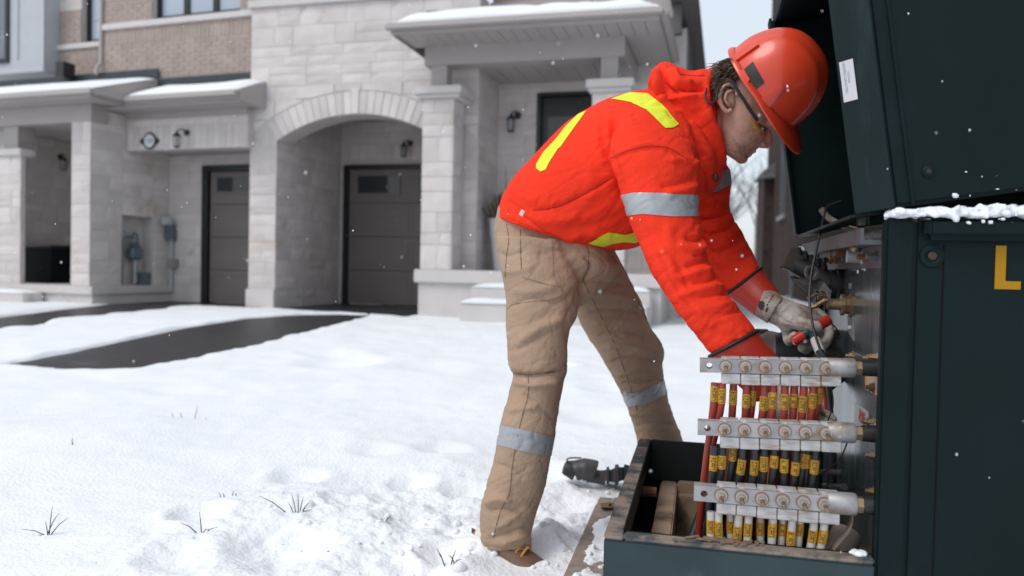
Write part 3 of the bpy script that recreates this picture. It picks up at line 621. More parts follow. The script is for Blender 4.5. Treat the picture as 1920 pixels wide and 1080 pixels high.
def snow_h(x, y, fine=True):
    z = base_z(x, y)+.022; calm = np.clip((5.2-y)/1.6, 0, 1)
    z = z+(.05*calm+.012)*vnoise(x*.55+3, y*.55, 1)+(.022*calm+.01)*vnoise(x*1.7, y*1.7+8, 2)+.010*vnoise(x*4.3, y*4.3, 4)
    near = np.clip((6.5-y)/3, 0, 1)
    tr = np.clip(1.25-np.hypot((x-.15)/1.15, (y-2.15)/.95), 0, 1)*1.6; tr = np.clip(tr, 0, 1)     # trodden area round the worker
    tr = np.maximum(tr, .55*np.clip(1.2-np.hypot((x+.55)/.7, (y-1.85)/.4), 0, 1))
    if fine:
        nb_ = fbm(x*9, y*9, 4, 11); z = z+tr*(.018*np.abs(nb_)+.013*fbm(x*26, y*26, 4, 17)+.006*fbm(x*55,y*55,2,19)-.004)
        z = z+near*(.005*fbm(x*16, y*16, 4, 23)+.006*fbm(x*5.5,y*9,3,29))
        mid = np.clip((y-3)/2,0,1); z = z+mid*(np.where(y > 9.5,.5,1)*(.014*fbm(x*2.6,y*2.6,3,31)+.008*fbm(x*7,y*7,2,37))-.04*np.clip(vnoise(x*3.4,y*3.4,41)-.2,0,1))
    for (c, r, d) in PITS:
        q = np.hypot(x-c[0], y-c[1])/r; z = z-d*np.exp(-(q**2)*1.6)+d*.35*np.exp(-((q-1.25)**2)*6)
    for (c, r, h) in MOUNDS: z = z+h*np.exp(-((x-c[0])**2+(y-c[1])**2)/(r*r))
    # the worker's boot has sunk in
    z = z+(-.006-z)*np.exp(-(((x-FOOT[0]-.03)/.16)**2+((y-FOOT[1]+.0)/.13)**2)*1.1)
    # thin snow on the plank beside the box, none under the box
    u, v = tuv(x, y)
    pl = np.clip(1-np.abs(u+.585)/.075, 0, 1)*np.clip((v+.3)*4, 0, 1)*np.clip((1.05-v)*6, 0, 1)
    pl = np.clip(pl*1.3, 0, 1)
    z = z*(1-pl)+pl*(.030+.030*fbm(x*13, y*13, 4, 5))
    ins = (u > -.52) & (v > -.02) & (v < 1.0); z = np.where(ins, -.05, z)
    rag = .05*fbm(x*2.2, y*2.2, 4, 51)
    for D, lift in ((D1,.012),(D2,.012)):
        i = inside(x, y, D); d = seg_dist(x, y, D); s = np.where(i, -d, d)+rag*np.clip(y/6,.5,1.6)
        z = z-np.clip(-s/.10+.15, 0, 1)*.22+lift*np.exp(-((s-.12)/.16)**2)*(.6+vnoise(x*3,y*3,7))
    for D in (D3,D4):
        i = inside(x, y, D); d = seg_dist(x, y, D); s = np.where(i, -d, d)+rag; z = z-np.clip(-s/.10+.15, 0, 1)*.2
    # nothing under the porches
    return z
def axis_(pts):
    out = []
    for (a, b, st) in pts: out += list(np.arange(a, b-1e-6, st))
    return np.array(out+[pts[-1][1]])
xs = axis_([(-260,-60,20),(-60,-16,2),(-16,-6,.25),(-6,-2.2,.05),(-2.2,-1.1,.022),(-1.1,.75,.0075),(.75,2.2,.05),(2.2,10,.25),(10,60,4),(60,260,20)])
ys = axis_([(-20,.8,.8),(.8,1.2,.05),(1.2,2.75,.0075),(2.75,4.6,.028),(4.6,8,.05),(8,14.5,.07),(14.5,40,.8),(40,320,14)])
X, Y = np.meshgrid(xs, ys); Z = snow_h(X.ravel(), Y.ravel()); nx, ny = len(xs), len(ys)
me = bpy.data.meshes.new('ground'); me.vertices.add(nx*ny); me.vertices.foreach_set('co', np.stack([X.ravel(),Y.ravel(),Z],1).ravel())
i, j = np.meshgrid(np.arange(nx-1), np.arange(ny-1)); a = (j*nx+i).ravel(); q = np.stack([a,a+1,a+nx+1,a+nx],1)
me.loops.add(q.size); me.polygons.add(len(q)); me.loops.foreach_set('vertex_index', q.ravel()); me.polygons.foreach_set('loop_start', np.arange(len(q))*4); me.polygons.foreach_set('loop_total', np.full(len(q),4)); me.update(); me.validate()
tag(mesh_obj('ground', me, snowM, smooth=True), 'snow-covered ground between the street and the houses', kind='structure')
def flat(name, poly, z, mat, label):
    mb = MB(); pts = [np.array([p[0],p[1],float(base_z(np.array(p[0]),np.array(p[1])))+z]) for p in poly]; n = len(pts)
    mb.add(pts+[p-np.array([0,0,.06]) for p in pts], [tuple(range(n)), tuple(range(2*n-1,n-1,-1))]+[(k,(k+1)%n,n+(k+1)%n,n+k) for k in range(n)])
    me, c = mb.mesh(name); bm = bmesh.new(); bm.from_mesh(me); bmesh.ops.triangulate(bm, faces=[f for f in bm.faces if len(f.verts) > 4]); bm.to_mesh(me); bm.free()
    return tag(mesh_obj(name, me, mat, wm=Matrix.Translation(Vector(c))), label, kind='structure')
def grow_poly(poly, k):
    c = np.mean(poly, 0); return [c+(np.array(p)-c)*(1+k) for p in poly]
flat('driveway', [p for p in D1], .008, asphaltM, 'wet dark asphalt driveway leading to the arched garage')
flat('driveway', [p for p in D2], .008, asphaltM, 'wet dark asphalt driveway leading to the left garage')
flat('garage_apron', D3, .010, asphaltM, 'strip of dark asphalt under the arched garage'); flat('garage_apron', D4, .012, asphaltM, 'dark asphalt inside the left garage recess')
# loose snow clods
mb = MB(); r = random.Random(4)
for k in range(300):
    if k < 300: x, y = r.gauss(.12,.42), r.gauss(1.95,.38)
    else:
        D = D1; e = r.randrange(1,11); t = r.random(); p = (1-t)*np.array(D[e])+t*np.array(D[e+1]); x, y = p[0]+r.gauss(0,.12), p[1]+r.gauss(0,.12)
    u, v = tuv(np.array(x), np.array(y))
    if u > -.56 and v > -.05: continue
    if y < 1.25: continue
    s = abs(r.gauss(0,.0065))+.003
    if k >= 300: s *= 1.1
    z = float(snow_h(np.array([x]), np.array([y]))[0]) if k < 300 else .07
    mb.ellipsoid((x,y,z+s*.3), ((s*r.uniform(.7,1.3),s*.2,0),(0,s*r.uniform(.7,1.3),0),(0,.1*s,s*r.uniform(.6,1))), 7, 5)
tag(mb.build('snow_clods', snowM, smooth=True), 'loose crumbs of snow scattered over the trodden ground', kind='stuff')
# grass tufts sticking out of the snow
gM = pm('dead_grass', (.045,.04,.035), .8)
def tuft(px, py, blades, label, n0=0):
    g = onz(px, py, .02); g[2] = float(snow_h(np.array([g[0]]), np.array([g[1]]))[0]); g0 = np.array(g)
    o = thing('grass_tuft', g0, label, 'grass', 'dry grass poking through the snow'); Y = g0[1]; qx, qy = proj(g0)
    for (x0,y0,x1,y1) in blades:
        a = P(px+x0 if False else qx+x0, qy+y0, Y); a[2] = min(a[2], g0[2]+.01)-.006; b = P(qx+x1, qy+y1, Y+random.uniform(-.02,.02)); m = (a+b)/2+np.array([0,0,.006])
        MB().tube([a,m,b],[.0016,.0013,.0005],4).build('blade', gM, o)
tuft(90,1000,[(0,0,-48,-10),(-2,-2,20,-40),(2,0,8,-52),(4,-2,38,-32),(10,0,30,16),(-5,2,-22,5),(0,0,-5,-25)],'splayed dry grass tuft at far lower left')
tuft(378,1005,[(0,0,-4,-38),(-6,0,-40,-18),(2,2,30,-10),(-8,4,6,6),(0,0,14,-6),(-4,0,16,8)],'dark grass tuft in snow hollow at lower middle left')
tuft(555,975,[(0,0,-8,-34),(4,0,4,-36),(6,2,14,-30),(8,2,26,-22),(0,4,30,-6),(-4,0,-16,-20),(-2,4,10,10),(-20,-5,-70,-32),(6,2,20,-10)],'upright fan of dry grass on the snow mound left of the worker')
tuft(720,985,[(0,0,12,4),(0,2,14,-12),(2,0,-8,-6)],'few short grass blades midway between tufts and boot')
tuft(835,1060,[(0,0,-16,-32),(0,0,-12,-22),(10,-2,20,-30),(18,-8,6,-20),(14,-4,30,-12),(6,4,-30,16)],'dry grass tuft just left of the worker\'s boot')
tuft(610,1030,[(0,0,14,6),(0,-1,12,1)],'two fallen grass blades lying low in the foreground snow')
tuft(135,848,[(0,0,1,-14),(2,0,-1,-8)],'tiny grass tip in smooth snow at middle left')
tuft(415,938,[(0,0,-6,-10),(6,0,2,-8),(20,-2,24,-12),(28,-2,26,-8)],'row of tiny grass tips above the left hollow')
tuft(325,790,[(0,0,-4,-10),(16,0,12,-10),(40,2,46,-22),(60,6,62,2)],'thin grass tips in the distant snow below the driveway')
lf = onz(888,996,.03)
tag(MB().prism([P(884,1000,lf[1]),P(884,990,lf[1]),P(892,994,lf[1]+.01),P(890,1003,lf[1]-.01)], (0,.002,.001)).build('fallen_leaf', pm('brown_leaf',(.33,.16,.07),.7)), 'small orange brown leaf on the snow left of trouser cuff', 'leaf')
# ================================================================== pad-mounted transformer
gB = pm('dark_green_enamel', (.0016,.0092,.0100), .5, var=.25, scale=4, bump=.05, bscale=250, spec=.16, rvar=.08, dirt=(.0045,.015,.016), damt=.28, dscale=3)
gT = pm('weathered_green_enamel', (.026,.046,.053), .5, var=.2, scale=6, bump=.06, bscale=200, spec=.3, dirt=(.055,.075,.08), damt=.2, dscale=9)
gRim = pm('dirty_green_rim', (.045,.055,.058), .6, var=.3, scale=14, dirt=(.24,.19,.15), damt=.50, dscale=12, bump=.2)
panM = pm('brushed_tank_panel', (.10,.135,.15), .24, .55, var=.35, scale=5, stretch=(9,9,.6), dirt=(.16,.17,.175), damt=.35, dscale=4, rvar=.12)
alu = pm('dull_aluminium', (.36,.36,.37), .55, .55, var=.2, scale=25, dirt=(.26,.20,.145), damt=.34, dscale=18, bump=.08)
aluL = pm('white_aluminium', (.47,.465,.47), .55, .3, var=.12, scale=25, stretch=(1,1,6), dirt=(.33,.26,.19), damt=.42, dscale=20)
galv = pm('galvanised_angle', (.095,.10,.105), .5, .4, var=.25, scale=12, dirt=(.13,.12,.11), damt=.3, dscale=10)
brass = pm('tarnished_brass', (.27,.195,.12), .45, .7, var=.2, scale=30, dirt=(.12,.09,.06), damt=.3, dscale=20)
copper = pm('copper_washer', (.30,.15,.09), .5, .6, var=.15)
rust = pm('rusty_steel', (.15,.075,.04), .8, .2, var=.3, scale=30, bump=.2)
rubber = pm('black_rubber', (.012,.013,.014), .5, var=.2)
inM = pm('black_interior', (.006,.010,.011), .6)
bro = pm('brown_timber', (.34,.25,.17), .85, var=.3, scale=9, stretch=(1,1,1), bump=.3, dirt=(.10,.075,.055), damt=.35)
tr = thing('transformer', TF(.3,.5,0), 'open dark green pad-mounted transformer cabinet with raised hood at right', 'transformer')
CW, CD, CZt = 1.05, .95, .905           # depth to the right, width away from camera, height
# cabinet body: near side panel, top, rear, far side
MB().fb(TF, .055, CW, .0, .02, -.02, CZt).build('side_panel', gB, tr, bevel=.004)
MB().fb(TF, .0, CW, CD-.02, CD, -.02, CZt).build('side_panel', gB, tr)
MB().fb(TF, CW, CW+.02, .0, CD, -.02, CZt).build('rear_panel', gB, tr)
MB().fb(TF, .12, CW, .021, CD-.021, CZt-.02, CZt).build('top_panel', gB, tr)
MB().fb(TF, .0, .054, -.006, .026, -.02, CZt+.004).build('corner_post', gB, tr, bevel=.006)
MB().fb(TF, .0, .012, CD-.075, CD-.001, .25, CZt).build('corner_post', gB, tr, bevel=.003)
MB().fb(TF, .018, .04, CD-.12, CD-.021, .20, CZt-.02).build('gap_shade_block', inM, tr)  # black block stands in for the shade of the gap beside the panel
PN = .025
pan = MB().fb(TF, PN, PN+.015, .027, CD-.13, .0, CZt-.01).build('front_panel', panM, tr)
lip = MB().fb(TF, .064, CW+.05, -.030, .0, .868, CZt+.008).build('top_lip', gB, tr, bevel=.012, seg=3)
MB().fb(TF, .052, CW, -.004, .06, CZt+.0045, CZt+.012).build('top_ledge', gB, tr)
# galvanised hinge channel along the head of the opening
MB().fb(TF, -.03, .03, .03, CD, CZt-.045, CZt-.036).build('head_channel', galv, tr); MB().fb(TF, -.036, -.030, .03, CD, CZt-.045, CZt-.014).build('head_channel', galv, tr); MB().fb(TF, .004, .012, .02, CD, CZt-.09, CZt-.0455).build('head_channel', galv, tr)
for k in range(9):
    v = .08+k*.095; MB().lathe(TF(.004,v,CZt-.066), -TF.u, [(0,.011),(.006,.011),(.006,.007),(.02,.007)], 6).build('head_bolt', rust if k % 3 else galv, tr)
MB().lathe(TF(-.02,.10,CZt-.005), (0,0,1), [(0,.012),(.03,.012),(.035,.006)], 10).build('hinge_pin', blackM, tr)
# hood: a box tilted back over the cabinet
ang = math.radians(8.3); hx = TF.u*math.cos(ang)+TF.z*math.sin(ang); hz = -TF.u*math.sin(ang)+TF.z*math.cos(ang)
class HF:
    o = TF(.012, .0, CZt+.022)
    def __call__(s, u, v, z): return s.o+hx*u+TF.v*v+hz*z
gF = pm('lighter_green_flange', (.004,.0135,.0150), .5, var=.3, scale=8, spec=.2, dirt=(.012,.026,.029), damt=.3, dscale=9, stretch=(2,2,.5))  # flange green set lighter than the hood panels, with paler streaks
hf = HF(); HH, HDp = .66, .62
hood = MB().fb(hf, .0, HDp, -.012, .012, .0, HH).build('hood', gB, tr, bevel=.008, seg=3)
hk = lambda nm, *a, mat=gB, bv=.004: MB().fb(hf, *a).build(nm, mat, hood, bevel=bv)
hk('hood_side', -.065, HDp, CD-.012, CD+.012, .0, HH)
hk('hood_back', HDp, HDp+.02, -.012, CD+.012, .0, HH)
hk('hood_top', -.055, HDp, .0121, CD-.0121, HH-.02, HH)
MB().prism([hf(.004,-.010,.0),hf(-.060,.034,.0),hf(-.060,.034,HH),hf(.004,-.010,HH)], hf(.005,.009,0)-hf(0,0,0)).build('hood_flange', gF, hood, bevel=.002)
hk('hood_flange', -.072, -.0655, CD-.050, CD+.012, .0, HH, mat=gF, bv=.006)
hk('hood_flange', -.066, .006, .045, CD-.0555, -.006, .0, mat=gF, bv=.001)
hk('hood_seam', .030, .036, -.0175, -.0125, .0, HH, bv=.001)
fl0, fl1 = hf(.004,-.010,0), hf(-.060,.034,0); fd_ = (fl1-fl0)/np.linalg.norm(fl1-fl0); fn = np.cross(hz, fd_); fn = -fn if fn@(CAM-fl0) < 0 else fn
ff = lambda a, b, n=.0008: fl0+fd_*a+hz*b+fn*n
MB().prism([ff(.044,.216),ff(.071,.216),ff(.071,.294),ff(.044,.294)], fn*.0006).build('inventory_sticker', pm('white_sticker',(.52,.50,.53),.5,var=.04), hood)
blueM = pm('blue_print', (.12,.2,.3), .6)
for k, (zz, tx) in enumerate(((.062,'0FJ3PJ90'),(.052,'SMSTR'))):
    put_text('OFFZPJO OPHCTRD' if k == 0 else 'VOLTAGE', .0068 if k == 0 else .005, ff(.063 if k == 0 else .056,.262,.0016), -hz, -fd_*-1 if (np.cross(-hz,fd_)@fn) > 0 else -fd_, blueM, hood, extr=.0001)
MB().lathe(hf(.066,-.0125,.058), -TF.v, [(0,.011),(.003,.011),(.005,.008)], 16).build('hood_bolt', gB, hood, smooth=True); MB().lathe(hf(.066,-.0176,.058), -TF.v, [(0,.005),(.001,.004)], 8).build('bolt_hole', blackM, hood)
MB().ellipsoid(hf(.02,-.006,.335), (hx*.012,TF.v*.004,hz*.016), 8, 6).build('paint_chip', pm('bare_primer',(.3,.28,.28),.7), hood)
# snow along the ledge between cabinet and hood
mb = MB(); r = random.Random(9)
for k in range(1500):
    u = .005+r.random()*1.0; m = min(1,(u+.02)*5); v = r.uniform(-.036,.03); z = CZt+.006+r.uniform(0,.008+.014*m)
    s = r.uniform(.003,.0065); mb.ellipsoid(TF(u,v,z), ((s,0,0),(0,s,0),(0,0,s*.8)), 7, 5)
    if k % 3 == 0 and u > .25:
        mb.ellipsoid(hf(u+.01,-.02+r.uniform(-.006,.006),r.uniform(-.012,.012+.03*(u-.2))), ((s,0,0),(0,s*.7,0),(0,0,s)), 7, 5)
for k in range(160):
    u = .07+r.random()*.95; s = abs(r.gauss(0,.002))+.0012; mb.ellipsoid(TF(u,-.031-r.random()*.003,CZt+.006-abs(r.gauss(0,.008))) if r.random() < .6 else hf(u,-.0125-s,abs(r.gauss(0,.02))), ((s,0,0),(0,s,0),(0,0,s)), 5, 4)
def remesh_obj(mb, vox, smooth=4, disp=None):
    me, c = mb.mesh('tmp', False); o = bpy.data.objects.new('tmp', me); COL.objects.link(o); m = o.modifiers.new('r','REMESH'); m.mode = 'VOXEL'; m.voxel_size = vox; m.use_smooth_shade = True
    if smooth: s = o.modifiers.new('s','SMOOTH'); s.factor = .5; s.iterations = smooth
    dg = bpy.context.evaluated_depsgraph_get(); out = bpy.data.meshes.new_from_object(o.evaluated_get(dg)); bpy.data.objects.remove(o); bpy.data.meshes.remove(me)
    return out
def finish_mesh(name, me, mat, parent):
    V = np.empty(len(me.vertices)*3); me.vertices.foreach_get('co', V); V = V.reshape(-1,3); c = (V.min(0)+V.max(0))/2; c[2] = V[:,2].min()
    me.vertices.foreach_set('co', (V-c).ravel()); me.materials.clear(); me.name = name; me.update()
    return mesh_obj(name, me, mat, parent, True, Matrix.Translation(Vector(c)))
def rough_mesh(me, amp, sc, it=1):
    V = np.empty(len(me.vertices)*3); me.vertices.foreach_get('co', V); V = V.reshape(-1,3); N = np.empty(len(me.vertices)*3); me.vertex_normals.foreach_get('vector', N); N = N.reshape(-1,3)
    d = fbm(V[:,0]*sc+V[:,1]*sc*.8, V[:,2]*sc-V[:,1]*sc*.6, 4, 77)*amp; me.vertices.foreach_set('co', (V+N*d[:,None]).ravel()); me.update()
crustM = pm('snow_crust', (.80,.83,.86), .8, var=.03, scale=40, bump=.5, bscale=160)
mb.fb(TF, .01, CW, -.026, .03, CZt+.006, CZt+.020)
sm_ = remesh_obj(mb, .0030, 3); rough_mesh(sm_, .007, 70, 2); finish_mesh('ledge_snow', sm_, crustM, tr)
mb = MB()
for k in range(14): s = r.uniform(.006,.012); mb.ellipsoid(TF(-.04+r.uniform(-.015,.012),CD-.03+r.uniform(-.05,.03),CZt-.038+r.uniform(0,.012)), ((s,0,0),(0,s*1.4,0),(0,0,s*.7)), 7, 5)
finish_mesh('ledge_snow', remesh_obj(mb, .004, 1), crustM, tr)
# near side fittings: letter, recessed bolt
lu0, lz1 = TF.front(1867,460.5,0); lu2, lz0 = TF.front(1913,543,0); lu1 = TF.front(1885.5,500,0)[0]; lzm = TF.front(1880,527,0)[1]
MB().prism([TF(a,-.0016,z) for a, z in ((lu0,lz0),(lu2,lz0),(lu2,lzm),(lu1,lzm),(lu1,lz1),(lu0,lz1))], TF.v*.0012).build('letter_decal', pm('yellow_decal',(.36,.18,.006),.6,var=.06,spec=.2), tr)
b0 = TF.front(1747,480,0)
MB().lathe(TF(b0[0],0,b0[1]), -TF.v, [(0,.022),(.004,.021),(.006,.014),(.004,.011)], 18).build('lock_boss', gB, tr, smooth=True); MB().lathe(TF(b0[0],-.0061,b0[1]), -TF.v, [(0,.008),(.0015,.006)], 12).build('lock_bolt', pm('dark_lock_bolt',(.045,.026,.018),.7), tr)
MB().fb(TF, .102, .1035, -.0016, 0, .1, .86).build('panel_seam', pm('dark_red_rust',(.010,.004,.004),.8,spec=.1), tr)
# tray (open sill) in front
T0, TZ = -.512, .264
rim = .040; rf = .022
tray = MB().fb(TF, T0, .0, -.008, .006, -.03, TZ-.012).build('tray', gT, tr, bevel=.003)
tk = lambda nm, mat, *a, bv=.003: MB().fb(TF, *a).build(nm, mat, tray, bevel=bv)
tk('tray_side', gT, T0, T0+.012, .0065, CD, -.03, TZ-.012); tk('tray_side', gT, T0+.0125, .0, CD-.012, CD, -.03, TZ-.012)
tk('tray_rim', gRim, T0, T0+rim, -.008, CD, TZ-.0115, TZ); tk('tray_rim', gRim, T0+rim+.0005, .0, -.008, rf, TZ-.0115, TZ); tk('tray_rim', gRim, T0+rim+.0005, .0, CD-.035, CD, TZ-.0115, TZ)
tk('tray_lip', gB, T0+rim-.004, T0+rim, rf, CD-.036, TZ-.05, TZ+.004, bv=.001); tk('tray_lip', gB, T0+rim+.0005, .0, rf-.004, rf, TZ-.05, TZ+.0015, bv=.001); tk('tray_lip', inM, T0+rim+.0005, .0, CD-.04, CD-.0355, TZ-.12, TZ+.006, bv=.001)
tk('tray_liner', inM, T0+.0125, T0+.014, .007, CD-.013, -.02, TZ-.05, bv=0); tk('tray_liner', inM, T0+.0145, 0, CD-.016, CD-.0125, -.02, TZ-.02, bv=0); tk('tray_liner', inM, T0+.0145, 0, .0062, .008, -.02, TZ-.05, bv=0)
tk('tray_floor', pm('muddy_floor',(.075,.06,.05),.9,var=.3,bump=.4), T0+.0145, .0, .0082, CD-.0165, -.04, -.02, bv=0)
for (u0,u1,v0,v1,z0,z1) in ((T0+.075,T0+.125,.08,.89,-.0195,.15),(T0+.126,-.06,.84,.89,-.0195,.155),(T0+.126,-.1,.40,.44,-.0195,.10)):
    MB().fb(TF, u0, u1, v0, v1, z0, z1).build('timber', bro, tr, bevel=.004)
for k in range(4): MB().fb(TF, T0+.127+k*.085, T0+.208+k*.085, .80, .839, -.0195, .13+.003*k).build('board', bro, tr, bevel=.003)
MB().tube([TF(T0+.015,.60,.19),TF(T0+.075,.60,.19)], .014, 10).build('rod_end', rust, tr)
mb = MB()
for k in range(9): s = r.uniform(.005,.011); mb.ellipsoid(TF(-.025+r.uniform(-.015,.015),.012+r.uniform(-.008,.006),TZ+.003), ((s,0,0),(0,s,0),(0,0,s*.7)), 7, 5)
finish_mesh('ledge_snow', remesh_obj(mb, .003, 1), crustM, tr)
leafm = pm('crumbled_leaves', (.16,.11,.07), .9, var=.3, scale=60, bump=.4)
mb = MB()
for k in range(60): 
    u = T0+.24+r.gauss(0,.035); v = .012+r.gauss(0,.009); s = r.uniform(.003,.007); mb.add([TF(u-s,v-s,TZ+.002),TF(u+s,v-s*.5,TZ+.003),TF(u+s*.6,v+s,TZ+.0045),TF(u-s,v+s*.7,TZ+.003)],[(0,1,2,3)])
tag(mb.build('leaf_litter', leafm, tr), kind='stuff')
# ---- terminal bars
cabR = pm('red_cable', (.26,.030,.018), .42, var=.2, scale=15, dirt=(.16,.06,.04), damt=.2, dscale=20)
cabK = pm('black_cable', (.014,.016,.018), .4, var=.2)
cabW = pm('white_cable', (.47,.45,.42), .5, var=.1, scale=15, dirt=(.33,.27,.22), damt=.3, dscale=15)
tagY = pm('yellow_sleeve', (.46,.235,.010), .45, var=.1, scale=20); inkM = pm('black_ink', (.02,.018,.015), .6)
nutM = pm('zinc_nut', (.40,.36,.32), .45, .6, var=.15, scale=40); washM = pm('steel_washer', (.45,.43,.41), .45, .7, var=.1)
def bar(vb, xl, yl, xr, yr, h, sag, lugx, lugy, cables, bend):
    u0, z0 = TF.front(xl, yl, vb); u1, z1 = TF.front(xr, yr, vb)   # centre line, left and right
    ax = TF(u1,vb,z1)-TF(u0,vb,z0); L = np.linalg.norm(ax); ax /= L; upv = TF.z-ax*(TF.z@ax); upv /= np.linalg.norm(upv); nv = np.cross(upv, ax)  # nv points away from camera side? fix below
    if nv@TF.v > 0: nv = -nv          # towards the camera
    A = TF(u0,vb,z0); dp = .014
    class BF:
        def __call__(s, a, b, c): return A+ax*a+nv*(-b)+upv*c
    bf = BF(); Lf = L-.055
    B = MB(); hr_ = h*.22
    # flat bar with a through hole at its free end
    hc = .020; ring = []
    B.fb(bf, 0, Lf, -dp, dp, -h/2, -hr_); B.fb(bf, 0, Lf, -dp, dp, hr_, h/2); B.fb(bf, 0, hc-hr_, -dp, dp, -hr_, hr_); B.fb(bf, hc+hr_, Lf, -dp, dp, -hr_, hr_)
    for k in range(4):
        sx, sz = ((1,1),(-1,1),(-1,-1),(1,-1))[k]; arc = [(hc+sx*hr_*math.cos(t), sz*hr_*math.sin(t)) for t in np.linspace(0,math.pi/2,6)]; B.prism([bf(a_,-dp,c_) for a_, c_ in arc+[(hc+sx*hr_,sz*hr_)]], bf(0,dp,0)-bf(0,-dp,0))
    bo = B.build('terminal_bar', alu, tr)
    MB().lathe(bf(Lf-.004,0,0), ax, [(0,h*.55),(.006,h*.70),(.052,h*.70),(.056,h*.64)], 24).build('bar_barrel', alu, bo, smooth=True)
    MB().lathe(bf(Lf+.0525,0,0), ax, [(0,h*.52),(.012,h*.52)], 6).build('bushing_nut', brass, bo)
    MB().lathe(bf(Lf+.065,0,0), ax, [(0,h*.55),(.02,h*.58),(.032,h*.58),(.034,h*.42),(.06,h*.75)], 20).build('bushing', rubber, bo, smooth=True)
    for k in range(7):
        a = k*math.pi*2/7+.3; d = nv*math.cos(a)+upv*math.sin(a)
        MB().prism([bf(Lf+.095,0,0)+d*h*.4, bf(Lf+.095,0,0)+d*h*.62, bf(Lf+.118,0,0)+d*h*1.15, bf(Lf+.118,0,0)+d*h*.9], np.cross(d,ax)*.004).build('bushing_fin', pm('grey_brown_fin',(.09,.075,.065),.7), bo)
    n = len(lugx)
    for k in range(n):
        a = (lugx[k]-xl)/(xr-xl)*L
        # bolt: washer ring, washer, nut, stud
        c0 = bf(a,-dp-.0005,0); bd = nv*.97-TF.z*.12; bd /= np.linalg.norm(bd)
        MB().lathe(c0, nv, [(0,h*.44),(.002,h*.44),(.002,h*.40)], 20).build('copper_ring', copper, bo)
        MB().lathe(c0+nv*.0022, nv, [(0,h*.385),(.004,h*.36)], 18).build('washer', washM, bo)
        MB().lathe(c0+nv*.0064, bd, [(0,h*.27),(.010,h*.27),(.012,h*.23)], 6).build('nut', nutM, bo)
        MB().lathe(c0+nv*.017, bd, [(0,h*.15),(.020,h*.15),(.022,h*.11)], 10).build('stud', brass, bo)
        MB().lathe(bf(a,.001,h/2-.001), upv, [(0,.011),(.004,.009),(.006,.004)], 10).build('cap_screw', aluL, bo)
        lw = L*(lugx[1]-lugx[0])/(xr-xl)*.965; jit = random.uniform(-.002,.001)
        lg = MB(); lg.fb(bf, a-lw/2+lw*.28, a+lw/2+lw*.28-.0, dp*-.9, dp*1.3, -h/2-.024+jit, -h/2-.001); lg.build('lug', aluL, bo, bevel=.0015, seg=1)
        MB().fb(bf, a-lw*.2, a+lw*.75, -dp*.6, dp*1.8, h/2+.0005, h/2+.003).build('lug_plate', aluL, bo)
    for (cx, ty, tl, num, dx, cv) in cables:
        rq = random.Random(int(cx*7+ty)); ty += rq.uniform(-4,4); tl = tl*rq.uniform(.8,.95); a = (cx-xl)/(xr-xl)*L; top = bf(a, .004+cv*.6, -h/2-.024)
        rr = .0079
        qx, qy = proj(top); Yc = top[1]
        pts = [top+np.array([0,0,.001])]; dzs = bend
        for t, (sx, sv) in dzs:
            zz = top[2]*(1-t)+(-.02)*t; pt = top.copy(); pt = pt+TF.u*(px2m(dx,Yc)*sx+rq.uniform(-.006,.006)*(t > .2))+TF.v*(sv+rq.uniform(-.006,.006)*(t > .2)); pt[2] = zz; pts.append(pt)
        pts = catmull(pts, 5)
        cm = {'r':cabR,'k':cabK,'w':cabW}[num[0]]
        co = MB().tube(pts, rr, 10).build('cable', cm, tr, smooth=True)
        # yellow sleeve and printed number
        tz0 = TF.front(cx, ty-tl/2, vb)[1]; tz1 = TF.front(cx, ty+tl/2, vb)[1]
        sub = [p for p in catmull(pts, 4) if tz1-.002 <= p[2] <= tz0+.002]
        if len(sub) < 2: continue
        MB().tube(sub, rr*1.10, 12).build('cable_sleeve', tagY, co, smooth=True)
        m = text_mesh(num[1:], .0135, .0); s0 = np.array(sub[-1]); s1 = np.array(sub[0]); ax2 = s1-s0; LL = np.linalg.norm(ax2); ax2 = ax2/LL
        V = np.empty(len(m.vertices)*3); m.vertices.foreach_get('co', V); V = V.reshape(-1,3); w = V[:,0].max()-V[:,0].min()+1e-6
        sc = min(1.35, LL*.86/w); toC = CAM-(s0+s1)/2; toC = toC-ax2*(toC@ax2); toC /= np.linalg.norm(toC); rt = np.cross(ax2, toC)   # text runs upwards
        rot = 0.0; th = -(V[:,1]*1.15)/(rr*1.16)+rot; R2 = rr*1.16
        mid = (s0+s1)/2; sp = np.array(sub); zs_ = mid[2]+ax2[2]*V[:,0]*sc
        ctr = np.stack([np.interp(zs_, sp[::-1,2], sp[::-1,i]) for i in range(3)], 1)
        Wv = ctr+R2*(np.cos(th)[:,None]*toC+np.sin(th)[:,None]*(-rt)*(-1))
        m.vertices.foreach_set('co', Wv.ravel()); m.update(); finish_mesh('lettering', m, inkM, co)
    return bo
LX = lambda a, b: [a+(b-a)*k/5 for k in range(6)]
def cabset(letter, xs, nums, tys, tl, dxs, cvs): return [(xs[k], tys[k], tl, letter+'U#%d' % nums[k], dxs[k], cvs[k]) for k in range(len(xs))]
nums = [26,25,24,23,22,20,21,19,18,29,28,27]
bar(.125, 1312,684, 1606,690, .029, 0, LX(1362,1549), 0,
    cabset('r', [1341,1356,1378,1403,1415,1436,1454,1475,1493,1510,1528,1540], nums, [740,741,746,753,752,757,752,757,755,760,755,742], 32,
    [-14,-22,-6,-8,-12,-10,-16,-4,-8,-14,-20,-34], [-.008,-.010,.012,-.004,.016,-.006,-.006,-.008,.004,-.010,-.006,.016]),
    [(.10,(.12,.0)),(.30,(.8,.012)),(.55,(1.5,.05)),(.8,(1.7,.06)),(1.0,(1.7,.06))])
